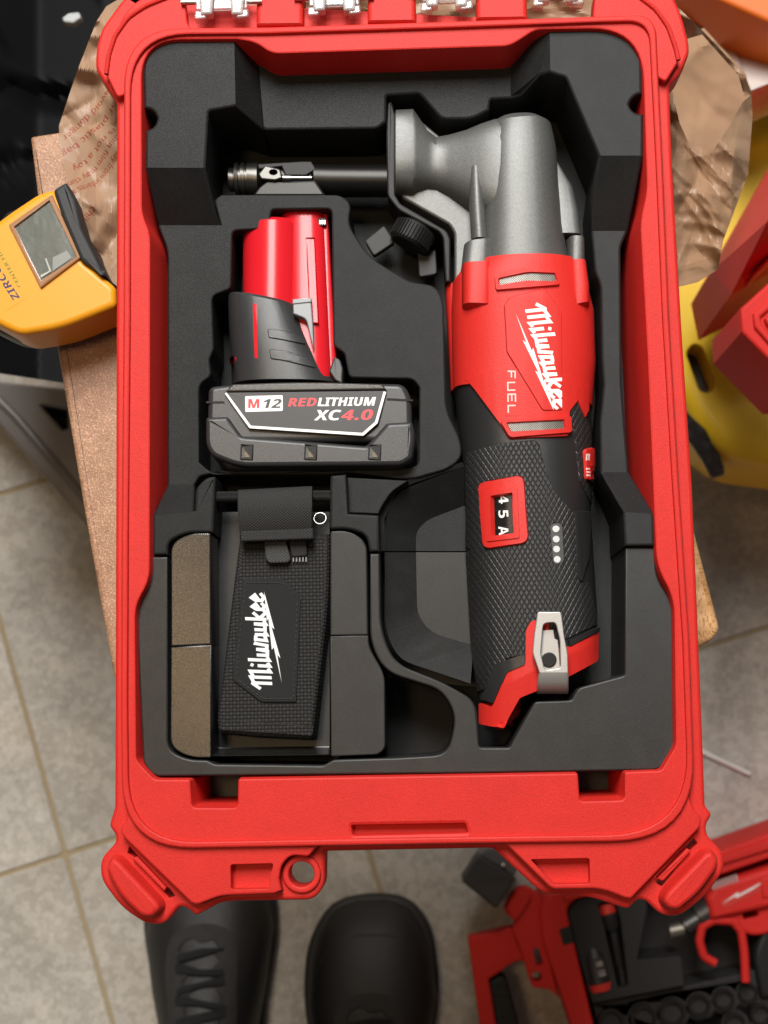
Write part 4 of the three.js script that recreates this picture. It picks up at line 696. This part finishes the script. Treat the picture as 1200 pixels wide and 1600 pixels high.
  part(hook, 'slide', slab({ p: [[1196, 1448, 10], [1215, 1424, 10], [1330, 1404], [1340, 1560], [1190, 1560], [1176, 1490, 20]], h: LOW - 8, bot: LOW - 50, ch: 4, seg: 4 }), M.black);
  const bg = slab({ p: [[1126, 1408], [1200, 1370], [1206, 1384], [1132, 1420]], h: LOW + 4.4, bot: LOW + 3, ch: 0 }), bb = boardOver(bg, 7000, css(0.5, 0.026, 0.018));
  bb.g.fillStyle = '#d9cfcb'; bb.g.beginPath(); [[1126, 1414], [1154, 1393], [1154, 1398], [1200, 1373], [1176, 1390], [1150, 1404], [1150, 1400]].forEach((q, i) => { const a = bb.put(at(q[0], q[1], LOW + 4.4)); i ? bb.g.lineTo(...a) : bb.g.moveTo(...a); }); bb.g.fill();
  part(hook, 'bolt_print', boardUV(bg, bb), std(1, 1, 1, 0.5, { map: boardMap(bb) }));
  part(hook, 'trigger', [tubeAlong([[1150, 1440], [1116, 1438], [1098, 1448], [1093, 1470], [1100, 1494], [1118, 1505]].map(([x, y]) => at(x, y, LOW - 4)), 0.0036, 10), tubeAlong([[1142, 1436], [1158, 1456], [1163, 1490], [1165, 1534]].map(([x, y]) => at(x, y, LOW - 4)), 0.0036, 10)], redFar);
  part(hook, 'nose', loft([[1068, 4], [1070, 8], [1090, 8], [1091, 11], [1112, 12]].map(([x, r]) => { const c = at(x, 1450 - (x - 1068) * 0.7, LOW - 12), o = []; for (let i = 0; i < 20; i++) { const a = i / 20 * 6.283; o.push(new THREE.Vector3(c.x - Math.cos(a) * r / 1000 * 0.5, c.y + Math.sin(a) * r / 1000, c.z - Math.cos(a) * r / 1000 * 0.85)); } return o; }), { angle: 0.5 }), std(0.07, 0.066, 0.062, 0.35, { metalness: 0.7 }));
  part(hook, 'chuck_tip', loft([[1044, 2], [1046, 6], [1068, 6]].map(([x, r]) => { const c = at(x, 1450 - (x - 1068) * 0.3, LOW - 14), o = []; for (let i = 0; i < 16; i++) { const a = i / 16 * 6.283; o.push(new THREE.Vector3(c.x, c.y + Math.sin(a) * r / 1000, c.z - Math.cos(a) * r / 1000)); } return o; }), { angle: 0.5 }), std(0.2, 0.18, 0.15, 0.45, { metalness: 0.7 }));
  for (let i = 0; i < 8; i++) part(hook, 'cooling_fin', slab({ p: [[1112 + i * 5.2, 1380 - i * 1.8], [1114.6 + i * 5.2, 1379 - i * 1.8], [1117 + i * 5.2, 1390 - i * 1.8], [1114.4 + i * 5.2, 1391 - i * 1.8]], h: LOW + 5.4, bot: LOW + 2, ch: 0.4 }), std(0.42, 0.36, 0.34, 0.5));
  // small black block near the ear of the second case
  const clipB = thing('belt_clip_block', 'small black plastic block with a bright rivet beside the second case', 'plastic block', at(762, 1375, LOW - 60));
  part(clipB, 'block', slab({ p: [[721, 1377, 4], [748, 1336, 5], [806, 1372, 4], [776, 1421, 5]], h: LOW + 10, bot: LOW - 34, ch: 2, seg: 3 }), std(0.028, 0.025, 0.024, 0.5));
  part(clipB, 'mount', slab({ p: [[749, 1335], [768, 1322, 6], [812, 1348, 6], [803, 1370]], h: LOW - 4, bot: LOW - 60, ch: 1.4, seg: 3 }), std(0.1, 0.095, 0.09, 0.4));
  const rv = at(786, 1353, LOW - 2), rg = new THREE.SphereGeometry(0.003, 16, 10); rg.translate(rv.x, rv.y, rv.z); part(clipB, 'rivet', creased(rg, 1), M.steel);
  // white stick on the tiles
  const a = at(1095, 1174, FLOOR + 2.5), b = at(1170, 1209, FLOOR + 2.5), st = new THREE.CapsuleGeometry(0.0021, a.distanceTo(b), 4, 12); st.rotateZ(Math.PI / 2); st.rotateY(-Math.atan2(b.z - a.z, b.x - a.x)); st.translate((a.x + b.x) / 2, a.y, (a.z + b.z) / 2);
  const stick = new THREE.Mesh(creased(st, 1), std(0.7, 0.68, 0.64, 0.5)); stick.name = 'white_stick'; scene.add(stick); tagged(stick, 'thin white plastic stick lying on the floor tiles right of the open case', 'stick');
}
// ---------------------------------------------------------------- shoes at the lower edge
const shoe = thing('shoe', 'black shoe on the right, its smooth rounded toe in full view', 'shoe', at(580, 1600, FLOOR));
{
  const up = std(0.01, 0.009, 0.0088, 0.5, { bumpMap: grainT, bumpScale: 0.0002 }), rub = std(0.013, 0.012, 0.0118, 0.6), H = FLOOR + 18;
  const st = [[[556, 1406], [606, 1404], 4], [[522, 1424], [640, 1420], 18], [[500, 1456], [662, 1454], 32], [[488, 1500], [676, 1496], 42], [[481, 1560], [683, 1556], 56], [[490, 1640], [668, 1640], 74], [[506, 1720], [650, 1720], 92], [[510, 1800], [656, 1800], 100], [[520, 1880], [648, 1880], 90], [[560, 1910], [610, 1910], 40]];
  const upperG = loft(st.map(([L, R, t]) => section(L, R, H, t, 14, 2.3)), { angle: 0.9 });
  part(shoe, 'upper', upperG.clone(), up);
  part(shoe, 'sole', slab({ p: [[580, 1397, 30], [640, 1404, 30], [676, 1450, 40], [690, 1550, 60], [656, 1710, 60], [652, 1890, 40], [516, 1895, 40], [500, 1710, 60], [472, 1560, 60], [480, 1470, 40], [516, 1410, 30]], h: FLOOR + 20, bot: FLOOR + 1, ch: 4, seg: 3 }), rub);
  const gs = [ghost(upperG)];
  const stay = part(shoe, 'eyestay', inlay(gs, [[527.2, 1574, 14], [548, 1556, 12], [588, 1551, 12], [620, 1562, 14], [632.8, 1600, 10], [628, 1770], [532, 1770], [520.8, 1620, 10]], { up: 1.6, down: 3, bev: 1.2, step: 12, holes: [[[548, 1580, 4], [564, 1572, 5], [576.8, 1582, 4], [599.2, 1578, 5], [605.6, 1592, 3], [597.6, 1602, 3], [607.2, 1612, 4], [596, 1624, 3], [608.8, 1640, 4], [600.8, 1656, 3], [610.4, 1672, 4], [604, 1740], [556, 1740], [551.2, 1676, 4], [560.8, 1660, 3], [546.4, 1646, 4], [559.2, 1632, 3], [541.6, 1618, 4], [556, 1604, 3], [540, 1594, 4]]] }), std(0.02, 0.019, 0.0188, 0.7, { bumpMap: grainT, bumpScale: 0.0005 }));
  const lace = std(0.008, 0.0076, 0.0076, 0.85, { bumpMap: fineT, bumpScale: 0.0004 });
  reseed(9);
  for (let i = 0; i < 6; i++) { const y = 1590 + i * 26, k = () => rnd() * 8 - 4; part(stay, 'lace', inlay(gs, i % 2 ? [[538.4, y + k(), 4], [576, y + 8 + k(), 6], [613.6, y + 16 + k(), 4], [612, y + 26 + k(), 4], [573.6, y + 17 + k(), 6], [539.2, y + 10 + k(), 4]] : [[540, y + 14 + k(), 4], [578.4, y + 6 + k(), 6], [612, y + k(), 4], [613.6, y + 10 + k(), 4], [580, y + 16 + k(), 6], [541.6, y + 24 + k(), 4]], { up: 3.6, down: 2, bev: 1.4, step: 10 }), lace); }
  part(shoe, 'toe_seam', tubeAlong([[498, 1508], [520, 1478], [560, 1462], [610, 1462], [650, 1478], [668, 1508]].map(([x, y]) => { caster.set(EYE, rayTo(x, y).normalize()); const r = caster.intersectObject(gs[0])[0]; return r ? r.point : at(x, y, FLOOR + 50); }), 0.0009, 6), rub);
  const b = shoe.clone(); b.name = numbered('shoe'); const q = at(326, 1497, FLOOR), q0 = at(572, 1600, FLOOR); b.position.add(q.sub(q0)); b.rotation.y = 0.06; scene.add(b);
  b.userData = { label: 'black laced shoe on the left, its toe hidden under the open case', category: 'shoe' };
}
// ---------------------------------------------------------------- tan plastic bag under the upper half of the case
const bag = thing('plastic_bag', 'crumpled tan plastic bag with red warning print, caught under the open case', 'plastic bag', at(620, 240, -66));
{
  const film = { transmission: 0.12, thickness: 0, ior: 1.45, specularIntensity: 0.7 };
  const left = sheet([[200, -10], [166, 10], [151, 33], [120, 112], [92, 197], [94, 228], [104, 282], [116, 312], [112, 326], [126, 356], [160, 426], [182, 447], [260, 430], [260, 60]], (x, y) => -50 + Math.max(0, 150 - x) * 0.12 - Math.max(0, 60 - y) * 0.1, 0.42, 12, 0.75, 3.5);
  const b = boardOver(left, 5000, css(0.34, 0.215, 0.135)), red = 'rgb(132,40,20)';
  const line = (t, f, to, s = 2.9) => write(b, t, f, to, -48, s, red, '100px sans-serif');
  line('To avoid danger', [188, 128], [96, 214]); line('of plastic bag', [186, 168], [94, 240]);
  line('bag is not a toy', [205, 180], [112, 262]); line('The thin film may cling', [206, 196], [104, 300]);
  line('keep away from infants and', [214, 214], [108, 318]); line('children', [150, 330], [110, 372]);
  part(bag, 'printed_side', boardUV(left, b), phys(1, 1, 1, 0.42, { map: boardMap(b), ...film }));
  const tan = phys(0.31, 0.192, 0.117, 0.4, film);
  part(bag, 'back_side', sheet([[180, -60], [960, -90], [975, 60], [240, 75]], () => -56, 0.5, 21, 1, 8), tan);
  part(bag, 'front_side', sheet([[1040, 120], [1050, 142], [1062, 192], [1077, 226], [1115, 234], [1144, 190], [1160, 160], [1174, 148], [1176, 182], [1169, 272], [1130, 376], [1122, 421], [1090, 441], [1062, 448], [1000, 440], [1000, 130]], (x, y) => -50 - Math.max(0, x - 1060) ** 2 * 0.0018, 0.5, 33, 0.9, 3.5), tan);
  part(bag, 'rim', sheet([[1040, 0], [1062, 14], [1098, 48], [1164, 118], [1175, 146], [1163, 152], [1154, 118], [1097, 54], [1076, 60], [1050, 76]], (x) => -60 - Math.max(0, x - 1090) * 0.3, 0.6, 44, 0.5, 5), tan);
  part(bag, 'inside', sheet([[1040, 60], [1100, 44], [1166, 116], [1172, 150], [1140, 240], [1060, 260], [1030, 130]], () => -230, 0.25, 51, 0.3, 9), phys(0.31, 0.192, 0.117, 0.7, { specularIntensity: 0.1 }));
}
// ---------------------------------------------------------------- stud finder on the table corner
const finder = thing('stud_finder', 'yellow stud finder with a dull screen resting on the table corner', 'stud finder', at(70, 420, TOP));
{
  const yel = phys(0.72, 0.30, 0.012, 0.38, { specularIntensity: 0.7, bumpMap: fineT, bumpScale: 0.00003 });
  const bodyP = [[-70, 420], [-40, 372, 20], [16, 330, 14], [58, 302, 10], [84, 294, 6], [110, 340], [128, 405, 8], [180, 448, 8], [181, 478, 8], [95, 513, 30], [32, 523, 18], [10, 514, 10], [-60, 476]];
  const bg = slab({ p: bodyP, h: -30, bot: -58, ch: 3, seg: 5 });
  part(finder, 'body', bg.clone(), yel);
  part(finder, 'base', slab({ p: [[-70, 430], [10, 330], [100, 300], [186, 450], [184, 484, 8], [98, 522, 30], [32, 533, 14], [6, 522, 8], [-64, 486]], h: -50, bot: TOP + 0.5, ch: 2 }), M.black);
  part(finder, 'side_grip', slab({ p: [[82, 296, 6], [103, 283, 5], [118, 312], [128, 356], [166, 432, 6], [126, 408, 6], [97, 340]], h: -27.5, bot: -56, ch: 2, seg: 3 }), std(0.02, 0.021, 0.022, 0.6, { bumpMap: fineT, bumpScale: 0.00006 }));
  const fr = [[13, 351, 2], [81, 303, 2], [126, 402, 2], [63, 450, 2]], lcd = [[22, 354], [77, 313], [120, 401], [64, 438]];
  const f = part(finder, 'screen_frame', slab({ p: fr, h: -28.4, bot: -31, ch: 0.6, holes: [{ p: lcd, ch: 0.3 }] }), phys(0.34, 0.17, 0.08, 0.2, { clearcoat: 0.6 }));
  part(f, 'screen', slab({ p: lcd.map(([x, y]) => [x + (x < 70 ? -0.5 : 0.5), y]), h: -29.6, bot: -31, ch: 0 }), phys(0.085, 0.09, 0.07, 0.25, { clearcoat: 0.7, clearcoatRoughness: 0.15, bumpMap: texture(256, (x, y, i) => gray(patchF[i]), false, 0.05), bumpScale: 0.00015 }));
  part(f, 'display_corner', slab({ p: [[63, 430, 1], [77, 423, 1], [70, 404, 1], [72, 403, 1], [80, 424, 1], [64, 434, 1]], h: -29, bot: -30, ch: 0.1 }), std(0.38, 0.4, 0.36, 0.4));
  part(f, 'display_corner', slab({ p: [[82, 402], [104, 392], [112, 403], [82, 424]], h: -29.2, bot: -30, ch: 0.1 }), std(0.2, 0.21, 0.19, 0.3));
  const tg = inlay([ghost(bg)], [[-30, 388], [-2, 372], [40, 466], [10, 486]], { up: 0.12, down: 0.3, bev: 0, step: 12 }), tb = boardOver(tg, 9000, css(0.72, 0.30, 0.012));
  write(tb, 'ZIRCON', [32, 466], [-14, 398], -30, 3.4, '#2b2a55', 'bold 100px sans-serif', -0.15); write(tb, 'CENTER FINDING', [34, 448], [-18, 360], -30, 1.7, '#54701a', 'bold 100px sans-serif');
  part(finder, 'maker_print', boardUV(tg, tb), phys(1, 1, 1, 0.38, { map: boardMap(tb), specularIntensity: 0.7 }));
}
// ---------------------------------------------------------------- dark corner, upper left
{
  const bin = phys(0.003, 0.003, 0.0034, 0.5, { specularIntensity: 0.1 });
  const g = sheet([[-160, -160], [520, -160], [420, 120], [330, 380], [200, 640], [110, 600], [-160, 560]], (x, y) => -340 + 0.06 * (y - 200) + (x < 60 ? 0.25 * (60 - x) : 0), 1.6, 62, 0.7, 12);
  const bl = new THREE.Mesh(g, bin); bl.name = 'refuse_sack'; scene.add(bl); tagged(bl, 'glossy black plastic sack filling the dark corner behind the stud finder', 'sack');
  const p = slab({ p: [[96, 28, 3], [106, 20, 3], [123, 18, 2], [127, 27, 3], [114, 36, 3], [100, 34]], h: -262, bot: -268, ch: 1.2 });
  const w = new THREE.Mesh(p, std(0.34, 0.36, 0.36, 0.5)); w.name = 'paper_scrap'; scene.add(w); tagged(w, 'small pale scrap on the black sack near the upper left corner', 'scrap');
  // grey translucent tub edge on the floor left of the table
  const tub = thing('storage_tub', 'grey translucent plastic tub on the floor left of the wooden table', 'tub', at(60, 700, FLOOR));
  const tubM = phys(0.2, 0.18, 0.17, 0.28, { transmission: 0.25, thickness: 0, clearcoat: 0.3 });
  part(tub, 'rim', slab({ p: [[-120, 500], [0, 596], [96, 606], [150, 615], [160, 840], [137, 824], [0, 664], [-130, 545]], h: -600, bot: -606, ch: 2.5, seg: 4, holes: [[[62, 632, 3], [104, 640], [106, 668, 3], [98, 672, 3]]] }), tubM);
  part(tub, 'wall', slab({ p: [[-120, 510], [0, 600], [92, 612], [138, 620], [146, 800], [8, 655], [-122, 540]], h: -606.5, bot: FLOOR + 1, ch: 0, holes: [[[56, 628], [110, 636], [112, 674], [98, 680]]] }), tubM);
  part(tub, 'rim_bead', tubeAlong([[-120, 520], [14, 640], [84, 720], [150, 800]].map(([x, y]) => at(x, y, -600)), 0.004, 10), tubM);
}
// ---------------------------------------------------------------- heap at the right edge
{
  const yel = phys(0.8, 0.5, 0.02, 0.4, { specularIntensity: 0.7, bumpMap: grainT, bumpScale: 0.00008 });
  const y = thing('yellow_housing', 'large yellow moulded plastic shell with an oval slot, right of the open case', 'plastic shell', at(1200, 600, FLOOR));
  part(y, 'shell', [slab({ p: [[1000, 420], [1120, 200, 40], [1180, 130], [1420, 100], [1420, 760], [1200, 726, 60], [1140, 712, 50], [1092, 668, 40], [1060, 610, 40], [1010, 560]], h: -470, bot: -560, ch: 13, seg: 6, holes: [{ p: [[1071, 550, 12], [1084, 536, 12], [1098, 542, 10], [1120, 596, 12], [1112, 614, 12], [1094, 612, 10]], ch: 1.5 }] }), slab({ p: [[1000, 440], [1420, 100], [1420, 780], [1200, 745, 60], [1136, 738, 40], [1085, 700, 40], [1040, 640]], h: -545, bot: -600, ch: 6, seg: 4 })], yel);
  part(y, 'slot_floor', slab({ p: [[1060, 530], [1105, 530], [1130, 620], [1085, 625]], h: -500, bot: -510, ch: 0 }), std(0.04, 0.028, 0.02, 0.6));
  const s = thing('rubber_strap', 'worn black rubber strap hanging past the yellow shell', 'strap', at(1110, 700, FLOOR));
  part(s, 'band', loft([[[1036, 640], [1052, 622]], [[1058, 668], [1078, 650]], [[1080, 694], [1102, 672]], [[1100, 724], [1122, 704]], [[1110, 744], [1131, 732]]].map(([L, R], i) => section(L, R, -452 - i * 12, 4, 4, 4)), { angle: 0.7 }), std(0.045, 0.04, 0.038, 0.55, { map: texture(256, (x, yy, i) => gray(0.62 + (patchF[i] > 0.56 ? 0.3 : 0) + 0.2 * (grainF[i] - 0.5)), true, 0.03) }));
  part(s, 'worn_end', loft([[[1109, 738], [1131, 728]], [[1111, 748], [1131, 742]]].map(([L, R]) => section(L, R, -508, 5, 5, 4)), { angle: 0.7 }), std(0.16, 0.145, 0.13, 0.8, { bumpMap: grainT, bumpScale: 0.0004 }));
  const rA = thing('red_case', 'tilted red plastic case with ribs above the eight sided one, right edge', 'plastic case', at(1220, 340, -420));
  part(rA, 'side', slab({ p: [[1112, 424, 0, -340], [1143, 459, 0, -300], [1200, 345, 0, -215], [1310, 130, 0, -215], [1290, 110, 0, -345], [1200, 268, 0, -345]], h: -300, bot: -420, ch: 0 }), redFar);
  part(rA, 'top', slab({ p: [[1143.6, 459, 0, -300], [1200, 429, 0, -296], [1320, 370, 0, -290], [1330, 140, 0, -215], [1310, 130, 0, -215], [1200.6, 345, 0, -215]], h: -300, bot: -420, ch: 0 }), redFar);
  for (const o of [0, 9]) part(rA, 'rib', slab({ p: [[1168 + o, 430 - o * 0.2, 0, -281 + o], [1172 + o, 432 - o * 0.2, 0, -281 + o], [1250 + o, 352, 0, -252 + o], [1244 + o, 350, 0, -248 + o]], h: -270, bot: -300, ch: 0.6 }), redFar);
  const rB = thing('red_case', 'eight sided red plastic case lid with stepped rings, right edge', 'plastic case', at(1250, 520, -420));
  const oct = (d) => [[1157 + d, 482 + d * 0.4], [1206 + d * 0.4, 437 + d], [1320, 415 + d], [1340, 600], [1240, 600 - d], [1159 + d, 518 - d * 0.4]];
  part(rB, 'lid', slab({ p: oct(0), h: -240, bot: -320, ch: 2, seg: 3, draft: 2 }), redFar);
  part(rB, 'ring_step', slab({ p: oct(20), h: -237, bot: -242, ch: 1.5, seg: 3, holes: [oct(32)] }), redFar);
  part(rB, 'ring_step', slab({ p: oct(38), h: -236, bot: -242, ch: 1.5, seg: 3 }), redFar);
  const or = new THREE.Mesh(slab({ p: [[1000, -70], [1127, 0], [1200, 33], [1330, 88], [1330, -90]], h: -330, bot: -400, ch: 3, seg: 3 }), std(0.62, 0.13, 0.008, 0.5)); or.name = 'orange_panel'; scene.add(or); tagged(or, 'bright orange plastic panel in the upper right corner', 'panel');
  const br = new THREE.Mesh(slab({ p: [[1040, 14], [1080, 12], [1150, 19], [1210, 33], [1330, 60], [1330, 84], [1200, 58], [1146, 53], [1098, 43], [1060, 36]], h: -375, bot: -400, ch: 1.5 }), std(0.17, 0.05, 0.024, 0.7)); br.name = 'cardboard_strip'; scene.add(br); tagged(br, 'reddish brown strip between the orange panel and the white leaflet', 'strip');
  const lf = slab({ p: [[1080, 30, 0, -420], [1140, 50, 0, -425], [1200, 54, 0, -425], [1300, 70, 0, -425], [1300, 92, 0, -360], [1174, 141, 0, -352], [1158, 112, 0, -365]], h: -400, bot: -426, ch: 0 }), lb = boardOver(lf, 5000, css(0.56, 0.5, 0.46));
  lb.g.fillStyle = 'rgba(60,52,48,0.8)'; reseed(19);
  for (const [x, y, n] of [[1120, 54, 22], [1124, 60, 22], [1130, 66, 20], [1128, 76, 8], [1134, 82, 8], [1138, 88, 7], [1144, 94, 6]]) for (let k = 0; k < n; k++) { const a = lb.put(at(x + k * 3.2, y + k * 1.1, -400)); lb.g.fillRect(a[0], a[1], 7 * (0.5 + rnd()), 3); }
  const lm = new THREE.Mesh(boardUV(lf, lb), std(1, 1, 1, 0.6, { map: boardMap(lb) })); lm.name = 'leaflet'; scene.add(lm); tagged(lm, 'printed white leaflet sticking out beside the tan bag opening', 'leaflet');
  const dk = new THREE.Mesh(sheet([[940, -160], [1400, -160], [1400, 200], [1180, 200], [1100, 60]], () => -470, 1, 71, 0.5, 16), std(0.012, 0.01, 0.01, 0.7)); dk.name = 'gap_backing'; scene.add(dk); tagged(dk, 'dark sheet filling the black gap below the orange panel', 'backing');  // near-black sheet added to fill the black gap
}
scene.traverse((o) => { if (o.isMesh) { o.castShadow = o.receiveShadow = true; } });
renderer.render(scene, camera);
